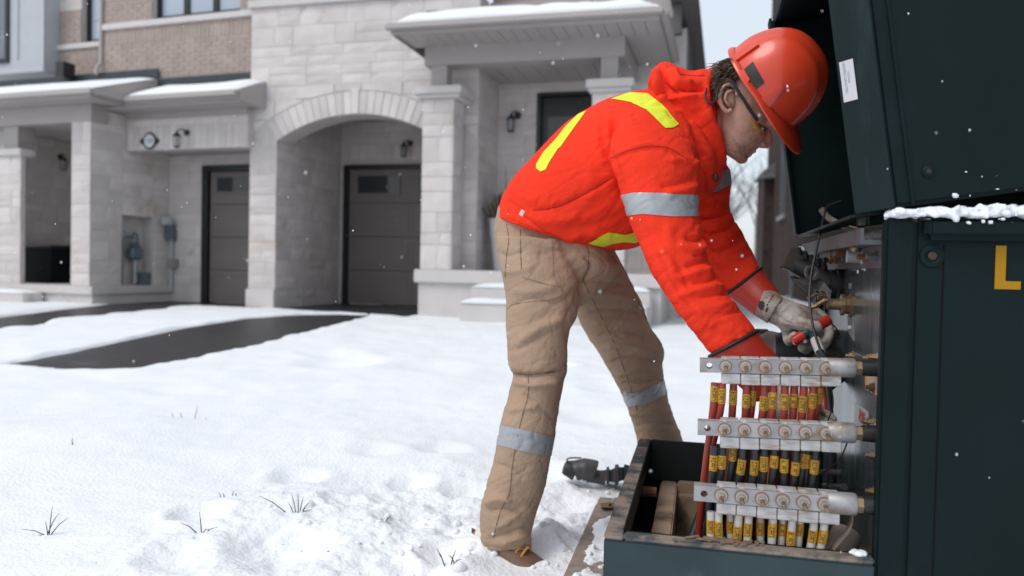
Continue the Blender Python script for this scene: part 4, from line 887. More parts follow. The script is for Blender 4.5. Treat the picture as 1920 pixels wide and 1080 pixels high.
bar(.078, 1308,800, 1606,812, .0295, 0, LX(1360,1549), 0,
    cabset('k', [1341,1357,1378,1396,1419,1437,1456,1475,1496,1511,1533,1520], nums, [865,866,852,874,874,874,866,878,876,870,874,868], 30,
    [-12,-10,-24,-26,-8,-6,-12,-2,-10,-18,-24,-10], [-.006,-.002,.014,-.006,-.006,-.006,-.004,-.008,-.006,.014,-.004,.02]),
    [(.12,(.15,.0)),(.40,(.9,.01)),(.7,(1.4,.045)),(1.0,(1.5,.05))])
bar(.030, 1301,921, 1608,946, .031, 0, LX(1354,1546), 0,
    cabset('w', [1335,1350,1374,1389,1408,1432,1454,1474,1490,1506,1530,1549], nums, [984,988,988,996,992,998,996,998,1008,1000,1010,1010], 28,
    [6,14,10,-18,-10,4,-8,-10,-14,-16,-28,-34], [-.006,-.004,.016,-.006,-.004,.02,-.006,.016,-.006,.014,-.006,-.006]),
    [(.15,(.15,.0)),(.5,(.9,.0)),(.8,(1.5,.015)),(1.0,(1.8,.02))])
# strap from the lowest bar and heavy conduits inside the tray
p0 = TF(*(lambda q:(q[0],.03,q[1]))(TF.front(1598,950,.03)))
mb = MB(); pts = catmull([p0, p0+TF.z*-.04+TF.u*-.004, p0+TF.z*-.08+TF.u*-.03, p0+TF.z*-.13+TF.u*-.05+TF.v*.02], 5)
V = []; 
for q in pts: V += [q-TF.v*.016, q+TF.v*.016]
mb.add(V, [(2*k,2*k+1,2*k+3,2*k+2) for k in range(len(pts)-1)]); mb.build('ground_strap', pm('braided_strap',(.28,.24,.2),.6,.4), tr)
for (x0,y0,x1,y1,rr,mm,Y) in ((1338,900,1290,1030,.012,rubber,1.95),(1352,930,1310,1040,.011,rubber,1.9),(1335,980,1318,1035,.010,cabW,1.8),(1588,1000,1560,1060,.03,pm('tan_conduit',(.30,.25,.21),.7),1.62)):
    MB().tube([P(x0,y0,Y),P((x0+x1)/2,(y0+y1)/2,Y-.02),P(x1,y1,Y-.05)], rr, 12).build('conduit', mm, tr, smooth=True)
# ---- fittings on the front panel (positions on the panel plane)
def pn(px, py, out=0):
    v, z = TF.side(px, py, PN); return TF(PN-out, v, z)
def stub(px, py, prof, mat, name, n=18, parent=None): return MB().lathe(pn(px,py), -TF.u+TF.z*.02, prof, n).build(name, mat, parent or tr, smooth=True)
stk_ = MB(); 
def plate(pxs, name, mat, off=.0012):
    ring = [pn(x,y,off) for x,y in pxs]; return MB().prism(ring, TF.u*.001).build(name, mat, tr)
whiteP = pm('white_label', (.52,.53,.54), .5); 
plate([(1586,442),(1602,440),(1600,486),(1584,487)], 'warning_label', whiteP); plate([(1586.5,443),(1601.5,441.5),(1601,451),(1586,452)], 'label_header', pm('orange_print',(.55,.28,.05),.5), .0025)
for k in range(4): plate([(1587,457+k*5),(1600,456+k*5),(1600,458+k*5),(1587,459+k*5)], 'print_line', pm('grey_print',(.12,.13,.14),.6), .0025)
mb = stub(1604,474,[(0,.009),(.012,.009),(.014,.013),(.042,.013),(.044,.008)], rust, 'drain_valve'); MB().tube([pn(1602,474,.042)+TF.z*.010,pn(1602,474,.055)+TF.z*.003,pn(1602,474,.055)-TF.z*.016,pn(1602,474,.044)-TF.z*.013], .003, 6).build('valve_ring', rust, tr)
stub(1634,482,[(0,.020),(.02,.020),(.022,.014),(.05,.014)], pm('grey_fitting',(.26,.25,.24),.6), 'pressure_valve'); MB().tube([pn(1634,486,.03),pn(1634,470,.035),pn(1636,452,.03)], [.012,.012,.009], 10).build('relief_pipe', brass, tr, smooth=True)
ws = MB()
for k in range(18): s = r.uniform(.002,.004); ws.ellipsoid(pn(1632+r.uniform(-4,5),488+r.random()*22,.012+r.uniform(0,.01)), ((s,0,0),(0,s,0),(0,0,s*1.6)), 6, 4)
ws.build('frost', crustM, tr)
put_text('SWT', .020, pn(1595,537,.001), -TF.v, (0,0,1), pm('white_stencil',(.5,.52,.53),.6), tr, extr=.0002)
# elbow connector with a bracket (black)
MB().lathe(pn(1578,535), -TF.u, [(0,.045),(.012,.046),(.016,.040),(.03,.040),(.032,.034)], 24).build('switch_flange', rubber, tr, smooth=True)
q0 = pn(1578,535,.03); q1 = q0+np.array([-.085,.03,.055])
MB().tube([q0,(q0+q1)/2+TF.z*.004,q1], [.030,.027,.024], 12).build('switch_body', rubber, tr, smooth=True)
MB().box8([q1+np.array(d) for d in ((-.035,-.02,-.012),(.02,-.02,-.028),(.02,.02,-.028),(-.035,.02,-.012),(-.012,-.02,.045),(.035,-.02,.026),(.035,.02,.026),(-.012,.02,.045))]).build('switch_clamp', pm('grimy_clamp',(.05,.042,.036),.6), tr, bevel=.004)
for k in range(5): c_ = q0+(q1-q0)*(.2+k*.17)+TF.z*.03+np.array([0,-.01,0]); MB().lathe(c_, (-.2,-.3,1), [(0,.009),(.012,.009),(.012,.005),(.02,.005)], 6).build('switch_bolt', rubber, tr)
MB().prism([P(1483,522,2.05),P(1535,545,2.02),P(1560,548,2.0),P(1545,528,2.02),P(1500,524,2.06)], (0,.012,.006)).build('switch_handle', rubber, tr); MB().tube([P(1483,522,2.045),P(1512,547,2.03)], .0022, 5).build('handle_edge', galv, tr)
MB().lathe(P(1520,512,2.02), (.3,-1,.2), [(0,.020),(.006,.020),(.006,.013),(0,.012)], 16).build('pull_eye', pm('grey_ring',(.2,.2,.21),.4,.6), tr, smooth=True)
for (px,py,s) in ((1598,572,1.0),(1563,557,.72)):
    pb_ = pn(px,py)
    MB().lathe(pb_, -TF.u, [(0,.030*s),(.006*s,.030*s),(.008*s,.022*s),(.018*s,.022*s),(.019*s,.026*s),(.026*s,.026*s)], 8).build('probe_base', brass, tr)
    MB().lathe(pb_-TF.u*.026*s, -TF.u, [(0,.013*s),(.03*s,.013*s),(.032*s,.010*s)], 12).build('probe', brass, tr, smooth=True)
    MB().tube([pb_-TF.u*.03*s+TF.z*.008*s,pb_-TF.u*.065*s+TF.z*.009*s,pb_-TF.u*.085*s-TF.z*.006*s,pb_-TF.u*.095*s-TF.z*.009*s], .006*s, 8).build('probe_hook', brass, tr, smooth=True)
plate([(1594,550),(1599,555),(1602,640),(1592,625),(1588,580)], 'backing_plate', pm('grey_plate',(.27,.28,.285),.5,.3))
plate([(1598,651),(1624,664),(1624,686),(1598,671)], 'name_plate', pm('etched_plate',(.09,.11,.115),.4,.5)); plate([(1599,658),(1623,670),(1623,671.5),(1599,659.5)], 'print_line', pm('grey_plate2',(.3,.3,.3),.5), .0025)
pl_ = plate([(1604,754),(1629,773),(1629,826),(1602,796)], 'maker_label', pm('silver_label',(.50,.52,.55),.45,var=.04))
redP = pm('red_print', (.42,.06,.03), .5)
put_text('TRANS', .022, pn(1618,777,.0022), -TF.v, (0,0,1), redP, tr, extr=.0002); put_text('POWER', .022, pn(1618,789,.0022), -TF.v, (0,0,1), redP, tr, extr=.0002)
plate([(1624,700),(1646,702),(1646,742),(1624,730)], 'warning_label', pm('cream_label',(.55,.42,.32),.5)); plate([(1624,700),(1626,700),(1626,731),(1624,730)], 'label_header', pm('orange_print',(.55,.28,.05),.5), .0025)
for (px,py) in ((1634,672),(1645,671),(1640,727),(1636,792),(1648,800),(1639,855),(1640,922),(1600,668)): stub(px,py,[(0,.012),(.004,.012),(.004,.009),(.011,.009),(.011,.005),(.018,.005)], brass, 'panel_bolt', 6)
MB().tube([pn(1610,915,.03),pn(1560,915,.06),P(1520,905,1.95),P(1500,880,1.98)], .008, 8).build('rod', galv, tr, smooth=True); MB().tube([pn(1608,888,.03),P(1535,885,1.9)], .008, 8).build('rod', galv, tr, smooth=True)
# loose wires
def wire(pts, rr, name='wire', mat=rubber): return MB().tube(catmull([P(*p) for p in pts], 6), rr, 6).build(name, mat, tr, smooth=True)
wire([(1575,375,2.2),(1552,385,2.15),(1544,410,2.1),(1535,450,1.98),(1522,510,1.92),(1518,560,1.88),(1524,610,1.85),(1536,650,1.83),(1545,668,1.82)], .0032)
wire([(1558,722,1.72),(1562,760,1.72),(1552,790,1.72),(1556,800,1.72)], .0016); wire([(1590,825,1.72),(1575,860,1.72),(1545,885,1.73),(1500,905,1.76)], .0016)
wire([(1558,606,1.95),(1568,616,1.95),(1572,628,1.96)], .002)
wire([(1618,430,1.82),(1622,450,1.82),(1617,470,1.82)], .0032)
wire([(1540,392,2.18),(1556,410,2.15),(1590,428,2.0),(1606,432,1.93)], .009, 'bonding_strap', pm('braided_strap',(.28,.24,.2),.6,.4))
# black junction box and the brown high-voltage elbow behind the hands
MB().box8([P(1562,668,2.0),P(1592,668,1.98),P(1592,680,1.98),P(1562,680,2.0)]+[P(1564,630,2.1),P(1590,640,2.05),P(1590,650,2.05),P(1564,640,2.1)]).build('junction_block', rubber, tr, bevel=.004) if False else None
hvM = pm('brown_elbow', (.115,.09,.065), .45, var=.2); 
he = MB().tube(catmull([P(1405,632,2.36),P(1440,640,2.3),P(1490,655,2.2),P(1560,680,2.05)],5), [.020]*5+[.032]*11, 14).build('elbow_connector', hvM, tr, smooth=True); MB().lathe(P(1428,626,2.34), (0,0,1), [(0,.012),(.006,.012),(.006,.022),(.014,.018)], 12).build('test_cap', hvM, tr, smooth=True)
MB().lathe(pn(1570,660), -TF.u, [(0,.06),(.05,.058),(.14,.05),(.16,.04)], 18).build('elbow_bushing', rubber, tr, smooth=True); MB().lathe(pn(1572,645,.02), -TF.u+TF.z*.3, [(0,.03),(.06,.028)], 12).build('elbow_bushing', rubber, tr, smooth=True)
MB().tube(catmull([P(1560,690,2.06),P(1500,700,2.12),P(1455,740,2.15),P(1440,850,2.15),P(1440,960,2.1)],5), .022, 12).build('high_voltage_cable', rubber, tr, smooth=True)
MB().tube(catmull([P(1575,700,2.0),P(1520,745,2.05),P(1490,800,2.08),P(1480,960,2.05)],5), .022, 12).build('high_voltage_cable', rubber, tr, smooth=True)

rq = random.Random(33)
for k, (x0, x1) in enumerate(((1452,1440),(1470,1490),(1500,1478),(1530,1520),(1548,1560),(1490,1530))):
    MB().tube(catmull([P(x0,700,1.98+.01*k),P(x0+rq.uniform(-18,18),770,1.96),P((x0+x1)/2+rq.uniform(-20,20),850,1.93),P(x1,960,1.9),P(x1,1020,1.88)],5), .0115, 10).build('feeder_cable', rubber if k % 3 else cabR, tr, smooth=True)
# ================================================================== worker
def loft(mb, secs, k=5, n=28, flat=2.2):
    """secs: (Lx,Ly,Rx,Ry,Y,ry) outline points in the picture plane at depth Y, half thickness ry along the view"""
    A = catmull(np.array(secs, float), k); V = []; m = len(A)
    for s in A:
        L = P(s[0], s[1], s[4]); R = P(s[2], s[3], s[4]); c = (L+R)/2; h = (R-L)/2; d = ray((s[0]+s[2])/2, (s[1]+s[3])/2); d /= np.linalg.norm(d)
        for i in range(n):
            t = 2*math.pi*i/n; ct, st = math.cos(t), math.sin(t); e = 2/flat
            V.append(c+h*math.copysign(abs(ct)**e, ct)+d*s[5]*math.copysign(abs(st)**e, st))
    Fc = [(i*n+q, i*n+(q+1)%n, (i+1)*n+(q+1)%n, (i+1)*n+q) for i in range(m-1) for q in range(n)]+[tuple(range(n-1,-1,-1)), tuple(range((m-1)*n, m*n))]
    return mb.add(V, Fc)
def get_co(me):
    V = np.empty(len(me.vertices)*3, np.float64); me.vertices.foreach_get('co', V); return V.reshape(-1,3)
def get_no(me):
    N = np.empty(len(me.vertices)*3, np.float64); me.vertex_normals.foreach_get('vector', N); return N.reshape(-1,3)
def sculpt(me, strokes, noise=.0, nscale=14, seed=0, gain=1.0):
    V = get_co(me); N = get_no(me); x, y = proj(V); D = V-CAM; D /= np.linalg.norm(D,axis=1)[:,None]; fc = np.clip(-(N*D).sum(1)*2.5+.1, 0, 1); d = np.zeros(len(V))
    for (pts, amp, w) in strokes:
        pts = catmull([np.array(p, float) for p in pts], 4) if len(pts) > 2 else np.array(pts, float); best = np.full(len(V), 1e9); tt = np.zeros(len(V)); m = len(pts)-1
        box = (x > pts[:,0].min()-3*w) & (x < pts[:,0].max()+3*w) & (y > pts[:,1].min()-3*w) & (y < pts[:,1].max()+3*w); ix = np.where(box)[0]
        if not len(ix): continue
        for i in range(m):
            a, b = pts[i], pts[i+1]; ab = b-a; t = np.clip(((x[ix]-a[0])*ab[0]+(y[ix]-a[1])*ab[1])/(ab@ab+1e-9), 0, 1)
            q = np.hypot(x[ix]-a[0]-t*ab[0], y[ix]-a[1]-t*ab[1]); u = q < best[ix]; best[ix[u]] = q[u]; tt[ix[u]] = (i+t[u])/m
        fade = np.clip(np.minimum(tt, 1-tt)*6+.25, 0, 1)
        prof = np.exp(-(best[ix]/w)**2) if amp > 0 else np.exp(-(best[ix]/(.75*w))**1.3)
        d[ix] += gain*amp*prof*fade[ix]*fc[ix]
    if noise: d += noise*(fbm(V[:,0]*nscale+V[:,1]*nscale*.7, V[:,2]*nscale+V[:,1]*nscale*.4, 3, seed))
    if gain > 1: rn = fbm(V[:,0]*24+V[:,1]*14, V[:,2]*34-V[:,0]*20, 3, seed+5); d += .0035*(np.abs(rn)-.15)-.0022*np.exp(-(fbm(V[:,0]*11-V[:,2]*9, V[:,2]*13+V[:,1]*8, 2, seed+9)/.035)**2)
    V += N*d[:,None]; me.vertices.foreach_set('co', V.ravel()); me.update()
def patch(me, poly, off, mat, name, parent, facing=.0, label=None, ymax=None, thick=0, ymin=None):
    """copy of the cloth inside a pixel outline, cut cleanly along the outline and lifted off the cloth"""
    V = get_co(me); x, y = proj(V); pp = np.array(poly, float); bb = (pp[:,0].min()-6, pp[:,0].max()+6, pp[:,1].min()-6, pp[:,1].max()+6)
    ok = (x > bb[0]) & (x < bb[1]) & (y > bb[2]) & (y < bb[3])
    N = get_no(me); D = V-CAM; ok &= ((N*D).sum(1) < -facing)
    if ymax: ok &= V[:,1] < ymax
    if ymin: ok &= V[:,1] > ymin
    bm = bmesh.new(); bm.from_mesh(me); bm.verts.ensure_lookup_table()
    kill = [v for v, o in zip(bm.verts, ok) if not o]; bmesh.ops.delete(bm, geom=kill, context='VERTS')
    n = len(poly)
    for i in range(n):
        a, b = poly[i], poly[(i+1)%n]; r1, r2 = ray(*a), ray(*b); nn = np.cross(r1, r2); nn /= np.linalg.norm(nn)
        bmesh.ops.bisect_plane(bm, geom=bm.verts[:]+bm.edges[:]+bm.faces[:], plane_co=Vector(CAM), plane_no=Vector(nn), dist=1e-6)
    dead = []
    for f in bm.faces:
        c = np.array(f.calc_center_median()); qx, qy = proj(c)
        if not inside(np.array([qx]), np.array([qy]), poly)[0]: dead.append(f)
    bmesh.ops.delete(bm, geom=dead, context='FACES'); bmesh.ops.remove_doubles(bm, verts=bm.verts[:], dist=2e-5)
    seen = set(); isl = []
    for f in bm.faces:
        if f in seen: continue
        st = [f]; seen.add(f); grp = []
        while st:
            g = st.pop(); grp.append(g)
            for e in g.edges:
                for h in e.link_faces:
                    if h not in seen: seen.add(h); st.append(h)
        isl.append(grp)
    isl.sort(key=lambda g: -sum(f.calc_area() for f in g))
    bmesh.ops.delete(bm, geom=[f for g in isl[1:] for f in g], context='FACES'); bmesh.ops.delete(bm, geom=[e for e in bm.edges if not e.link_faces], context='EDGES'); bmesh.ops.delete(bm, geom=[v for v in bm.verts if not v.link_faces], context='VERTS'); bm.normal_update()
    for v in bm.verts: v.co += v.normal*off
    bm.verts.ensure_lookup_table()
    if thick:
        ret = bmesh.ops.extrude_face_region(bm, geom=bm.faces[:]); vs = [g for g in ret['geom'] if isinstance(g, bmesh.types.BMVert)]
        for v in vs: v.co -= v.normal*thick
        bmesh.ops.recalc_face_normals(bm, faces=bm.faces)
    m = bpy.data.meshes.new(name); bm.to_mesh(m); bm.free()
    if not len(m.polygons): return None
    o = finish_mesh(name, m, mat, parent); 
    if label: o['label'] = label
    return o
def seam(me, pts, mat, name, parent, r=.0012, lift=.0006):
    """thin stitched seam lying on the cloth along a pixel path"""
    from mathutils.bvhtree import BVHTree
    bvh = BVH.get(me.name) or BVHTree.FromPolygons([v.co for v in me.vertices], [p.vertices for p in me.polygons]); BVH[me.name] = bvh
    pp = catmull([np.array(p, float) for p in pts], 6); out = []
    for q in pp:
        d = Vector(ray(*q)).normalized(); h = bvh.ray_cast(Vector(CAM), d)
        if h[0] is not None: out.append(np.array(h[0])+np.array(h[1])*lift)
    if len(out) > 2: return MB().tube(out, r, 5).build(name, mat, parent)
BVH = {}
skin = pm('weathered_skin', (.47,.255,.19), .5, var=.10, scale=45, sss=.2, bump=.08, bscale=300, dirt=(.36,.16,.12), damt=.25, dscale=25)
stub_ = pm('stubble_skin', (.24,.145,.11), .6, var=.2, scale=200)
orange = pm('hi_vis_orange_fleece', (.80,.042,.018), .9, var=.07, scale=7, bump=.20, bscale=150, spec=.10, dirt=(.50,.022,.010), damt=.16, dscale=9)
yel = pm('hi_vis_yellow_tape', (.66,.72,.02), .6, var=.04)
silv = pm('silver_reflective_tape', (.34,.355,.375), .45, .25, var=.10, scale=12)
tan = pm('tan_cotton_duck', (.375,.265,.188), .9, var=.09, scale=6, bump=.28, bscale=140, spec=.12, dirt=(.30,.21,.15), damt=.25, dscale=5)
tanD = pm('tan_seam', (.14,.095,.07), .9); redG = pm('red_rubber_gauntlet', (.42,.026,.012), .45, var=.08, bump=.05); blk = pm('black_binding', (.012,.012,.014), .6)
leather = pm('grey_leather', (.44,.415,.385), .75, var=.10, scale=10, bump=.35, bscale=160, dirt=(.22,.155,.11), damt=.38, dscale=13)
hairM = pm('dark_brown_hair', (.085,.052,.034), .45, var=.35, scale=120)
helM = pm('red_orange_helmet', (.68,.055,.020), .33, var=.06, coat=.25, dirt=(.40,.06,.04), damt=.12, dscale=22)
bootM = pm('brown_boot_leather', (.14,.075,.045), .6, var=.2, bump=.3)
pe = thing('person', (P(955,1046,2.2)[0]+.12, 2.33, 0), 'worker in orange hooded sweatshirt, tan work trousers and red hard hat bending over terminals', 'person')
# ---- trousers
mb = MB()
loft(mb, [(935,385,1135,440,2.32,.150),(927,430,1152,482,2.32,.165),(933,480,1160,505,2.32,.165),(948,530,1130,545,2.32,.135),(985,565,1085,578,2.32,.08)])
loft(mb, [(930,440,1062,450,2.22,.085),(940,505,1085,520,2.21,.100),(948,560,1082,585,2.205,.100),(949,620,1066,630,2.20,.096),(954,685,1064,690,2.20,.092),(963,705,1058,712,2.20,.088),(948,755,1049,762,2.20,.086),(935,810,1040,820,2.20,.084),(926,862,1030,872,2.21,.082),(912,918,1019,926,2.22,.080),(902,952,1006,964,2.22,.078),(900,995,997,1000,2.22,.076),(901,1018,998,1015,2.22,.076),(906,1037,998,1030,2.22,.074)])
loft(mb, [(1020,450,1150,462,2.42,.085),(1045,510,1172,505,2.44,.100),(1072,565,1200,560,2.48,.100),(1092,615,1216,608,2.53,.098),(1118,655,1244,652,2.57,.095),(1150,708,1243,690,2.61,.088),(1168,745,1251,738,2.65,.084),(1182,785,1265,782,2.69,.080),(1194,825,1279,822,2.72,.078),(1198,870,1286,868,2.75,.075),(1200,905,1290,905,2.76,.072)])
me = remesh_obj(mb, .0046, 5)
tst = [([(955,575),(1000,560),(1045,568),(1085,540)],-.004,7),([(960,545),(1010,545),(1050,530)],.004,8),([(975,640),(1010,615),(1060,595)],.005,8),([(965,660),(990,645),(1030,625)],-.004,7),
 ([(955,700),(1000,705),(1055,695)],-.010,5),([(960,715),(1000,722),(1050,715)],.006,6),([(975,735),(1020,770),(1040,790)],-.004,6),([(950,770),(985,765),(1010,760)],.004,6),
 ([(930,870),(960,880),(985,900)],-.004,7),([(910,945),(935,935),(960,940)],.007,7),([(915,960),(945,955),(985,965)],-.006,6),([(925,990),(960,975),(1000,950)],.006,7),([(915,1010),(955,1000),(995,985)],-.006,6),([(940,1020),(975,1008),(995,1005)],.005,5),([(955,985),(985,960),(1010,930)],-.004,6),
 ([(905,1026),(950,1030),(996,1022)],-.004,4),([(1010,480),(1040,470),(1080,475)],-.003,8),([(930,470),(950,480),(985,470)],-.005,6),([(935,500),(960,510),(1000,500)],.003,6),
 ([(1085,540),(1130,530),(1180,535)],-.005,6),([(1090,555),(1140,550),(1195,562)],.004,6),([(1100,585),(1150,580),(1205,590)],-.005,5),([(1110,605),(1160,600),(1212,612)],.004,6),([(1120,632),(1170,622),(1222,640)],-.005,5),([(1135,650),(1180,648),(1235,660)],.005,6),([(1145,680),(1190,672),(1240,682)],-.007,6),([(1155,700),(1200,695),(1243,700)],.006,5),([(1165,720),(1205,715),(1248,715)],-.005,5),
 ([(1095,480),(1110,500),(1090,540),(1078,570)],-.008,6),([(1075,575),(1060,600),(1062,640)],-.004,6),([(1030,440),(1060,500),(1080,540)],.003,12),([(1165,780),(1210,775),(1262,772)],.004,6),([(1190,800),(1230,795),(1270,800)],-.004,6)]
sculpt(me, tst, .0045, 11, 3, 1.5); troM = me
tro = finish_mesh('trousers', me, tan, pe)
tW = tro.data.copy(); V = get_co(tW)+np.array(WM[tro.name].translation); tW.vertices.foreach_set('co', V.ravel()); tW.update()
patch(tW, [(934,796),(985,806),(1040,819),(1033,855),(985,847),(927,832)], .0016, silv, 'reflective_stripe', tro, ymax=2.33)
patch(tW, [(1166,738),(1205,734),(1250,711),(1252,738),(1210,757),(1172,763)], .0016, silv, 'reflective_stripe', tro)
patch(tW, [(950,545),(1000,530),(1052,540),(1053,552),(1043,560),(1000,566),(962,570),(952,580)], .0035, tan, 'pocket_flap', tro, ymax=2.33, thick=.003)
patch(tW, [(951,560),(1058,545),(1062,600),(1062,680),(1048,697),(960,697),(953,680)], .0018, tan, 'cargo_pocket', tro, ymax=2.33, thick=.0015)
patch(tW, [(978,440),(1036,452),(1038,520),(1046,540),(980,520)], .0016, tan, 'hip_pocket', tro, ymax=2.33, thick=.0014)
for pts in ([(950,420),(954,450),(950,480),(947,520)],[(976,430),(976,470),(978,505)],[(962,700),(985,702),(1040,697),(1052,685)],[(990,702),(990,740),(978,785),(968,830),(960,880),(955,925),(938,960),(925,1010)],[(1092,520),(1110,560),(1150,640),(1180,720),(1195,770)],[(1102,462),(1103,500),(1092,530)],[(1165,495),(1190,550),(1212,600),(1238,648)],[(903,1028),(950,1031),(996,1024)]):
    seam(tW, pts, tanD, 'seam', tro, .0009)
# ---- jacket
mb = MB()
loft(mb, [(934,408,1100,468,2.31,.178),(941,370,1150,470,2.31,.186),(968,326,1195,462,2.30,.192),(1015,276,1232,436,2.28,.196),(1070,224,1262,412,2.26,.200),(1128,190,1292,392,2.23,.205),(1180,173,1330,365,2.20,.200),(1225,168,1352,335,2.17,.165),(1262,175,1357,295,2.15,.110)], 5, 36)
loft(mb, [(1165,205,1280,205,2.06,.075),(1143,285,1308,280,2.00,.105),(1160,352,1310,355,1.965,.092),(1176,403,1310,405,1.95,.088),(1197,452,1322,440,1.94,.082),(1222,512,1330,490,1.92,.078),(1252,560,1356,533,1.90,.070),(1292,612,1388,580,1.88,.064),(1334,664,1418,620,1.86,.058)], 5, 32)
loft(mb, [(1250,250,1345,262,2.33,.085),(1262,330,1371,332,2.34,.085),(1283,398,1367,388,2.32,.075),(1304,452,1392,438,2.28,.070),(1326,508,1410,470,2.23,.064),(1364,552,1424,503,2.18,.055)], 5, 28)
loft(mb, [(1214,160,1226,130,2.18,.10),(1221,172,1246,117,2.17,.125),(1243,188,1292,133,2.16,.135),(1277,222,1328,132,2.15,.13),(1304,256,1338,168,2.14,.115),(1328,305,1349,222,2.14,.095),(1346,330,1357,285,2.14,.06)], 5, 30)
# rolled edge of the hood round the neck
hp = [P(1335,135,2.16),P(1326,150,2.07),P(1322,180,2.03),P(1330,215,2.03),P(1346,255,2.05),P(1354,290,2.08),P(1352,305,2.12)]
mb.tube(catmull(hp,5), .013, 10); hp2 = [P(1338,138,2.2),P(1345,170,2.28),P(1352,230,2.26),P(1356,285,2.2)]; mb.tube(catmull(hp2,5), .014, 10)
me = remesh_obj(mb, .0046, 5)
jst = [([(1146,294),(1175,280),(1215,271),(1255,275),(1285,292)],.0035,4),([(1148,300),(1180,287),(1215,278),(1255,282),(1285,300)],-.004,5),
 ([(1000,395),(1045,388),(1100,362),(1150,332)],-.004,4),([(980,402),(1010,425),(1045,452)],-.005,5),([(990,412),(1040,415),(1090,405)],.004,10),
 ([(1165,372),(1160,330),(1147,290),(1150,225)],-.008,8),([(1130,215),(1128,260),(1142,300)],-.004,7),([(1142,205),(1140,250),(1150,290)],.004,6),([(1118,230),(1122,275),(1132,310)],.003,8),
 ([(1285,500),(1315,492),(1345,478)],-.006,6),([(1272,522),(1300,512),(1350,500)],.005,7),([(1300,530),(1330,526),(1354,514)],-.006,5),([(1270,556),(1310,542),(1366,532)],.005,7),([(1310,560),(1345,552),(1374,548)],-.005,5),([(1305,586),(1345,570),(1388,566)],.004,8),([(1345,596),(1370,588),(1395,582)],-.004,5),([(1285,445),(1310,450),(1330,440)],-.008,6),([(1270,458),(1305,468),(1330,458)],.006,7),([(1300,480),(1318,476),(1332,470)],-.004,5),([(1250,470),(1275,500),(1290,540)],-.004,6),([(1235,460),(1262,510),(1300,570),(1340,620)],.004,9),
 ([(1250,420),(1258,470),(1262,540)],.004,10),([(1210,420),(1240,500),(1280,570)],-.003,8),([(1310,330),(1270,345),(1240,350)],-.005,7),([(1305,310),(1285,300),(1255,300)],.004,8),([(1310,345),(1290,355),(1250,362)],.004,6),
 ([(1312,405),(1340,402),(1364,395)],-.009,5),([(1316,418),(1345,414),(1370,406)],.009,5),([(1320,432),(1350,428),(1380,418)],-.009,5),([(1325,448),(1360,440),(1386,432)],.009,6),([(1332,466),(1365,458),(1392,446)],-.008,5),([(1340,482),(1375,470),(1402,460)],.006,6),([(1350,505),(1380,490),(1410,478)],-.005,6),([(1320,370),(1345,365),(1366,362)],.006,7),
 ([(1238,122),(1246,145),(1252,168),(1275,178)],-.020,7),([(1228,130),(1234,160),(1242,185)],.010,8),([(1262,128),(1272,150),(1300,158)],.010,7),([(1270,165),(1300,168),(1325,160)],-.014,7),([(1222,196),(1260,182),(1300,178),(1322,180)],.008,6),([(1250,208),(1284,238),(1312,275),(1326,300)],-.010,4),([(1290,225),(1315,260),(1335,300)],.007,7),([(1310,290),(1325,330),(1330,360)],-.012,6),([(1280,135),(1305,140),(1325,138)],-.005,4),
 ([(1300,300),(1318,318),(1326,345)],.006,6),([(950,375),(965,385),(985,400)],-.006,6),([(958,350),(985,370),(1010,380)],.005,10),([(1010,330),(1030,370),(1040,385)],.003,12),([(1100,300),(1110,350),(1100,390)],.003,14),([(945,408),(985,424),(1040,448),(1085,462)],-.004,3),([(1050,462),(1100,440),(1150,448)],.004,8),([(1060,430),(1120,420),(1170,400)],-.004,10)]
sculpt(me, jst, .0045, 8, 8, 1.5)
jac = finish_mesh('hooded_sweatshirt', me, orange, pe)
jW = jac.data.copy(); V = get_co(jW)+np.array(WM[jac.name].translation); jW.vertices.foreach_set('co', V.ravel()); jW.update()
patch(jW, [(1163,366),(1190,361),(1240,362),(1308,366),(1312,405),(1260,406),(1205,401),(1176,404)], .0018, silv, 'reflective_stripe', jac, ymax=2.06)
patch(jW, [(1318,352),(1340,325),(1369,316),(1371,345),(1345,360),(1320,364)], .0018, silv, 'reflective_stripe', jac, facing=-.05, ymin=2.2)
patch(jW, [(1146,186),(1180,174),(1214,176),(1240,195),(1273,233),(1262,240),(1247,241),(1228,222),(1212,207),(1185,193),(1165,189)], .0022, yel, 'yellow_brace', jac, facing=-.3)
patch(jW, [(1100,208),(1090,222),(1068,252),(1052,275),(1046,280),(1030,305),(1024,318),(1014,322),(1006,316),(1006,308),(1020,285),(1042,262),(1062,236),(1085,214)], .0018, yel, 'yellow_brace', jac)
patch(jW, [(1102,456),(1125,443),(1140,436),(1155,437),(1172,440),(1195,434),(1203,450),(1190,455),(1170,453),(1150,456),(1132,462)], .0018, yel, 'yellow_brace', jac, ymax=2.4)
for pts in ([(1000,394),(1045,387),(1100,361),(1150,331)],[(980,402),(1010,425),(1045,452)],[(1146,297),(1175,283),(1215,274),(1255,278),(1290,300)],[(1275,140),(1305,142),(1325,142)]): seam(jW, pts, pm('dark_orange_thread',(.35,.02,.01),.9), 'seam', jac, .0009)
h = P(978,398,2.12); MB().prism([P(973,402,2.10),P(978,392,2.10),P(984,396,2.10),P(979,406,2.10)], (0,.003,0)).build('zip_pull', pm('white_tag',(.6,.6,.6),.5), jac)
MB().lathe(P(1342,327,2.06), (0,-.4,-1), [(0,.006),(.012,.007),(.02,.004)], 8).build('cord_toggle', blk, jac, smooth=True)
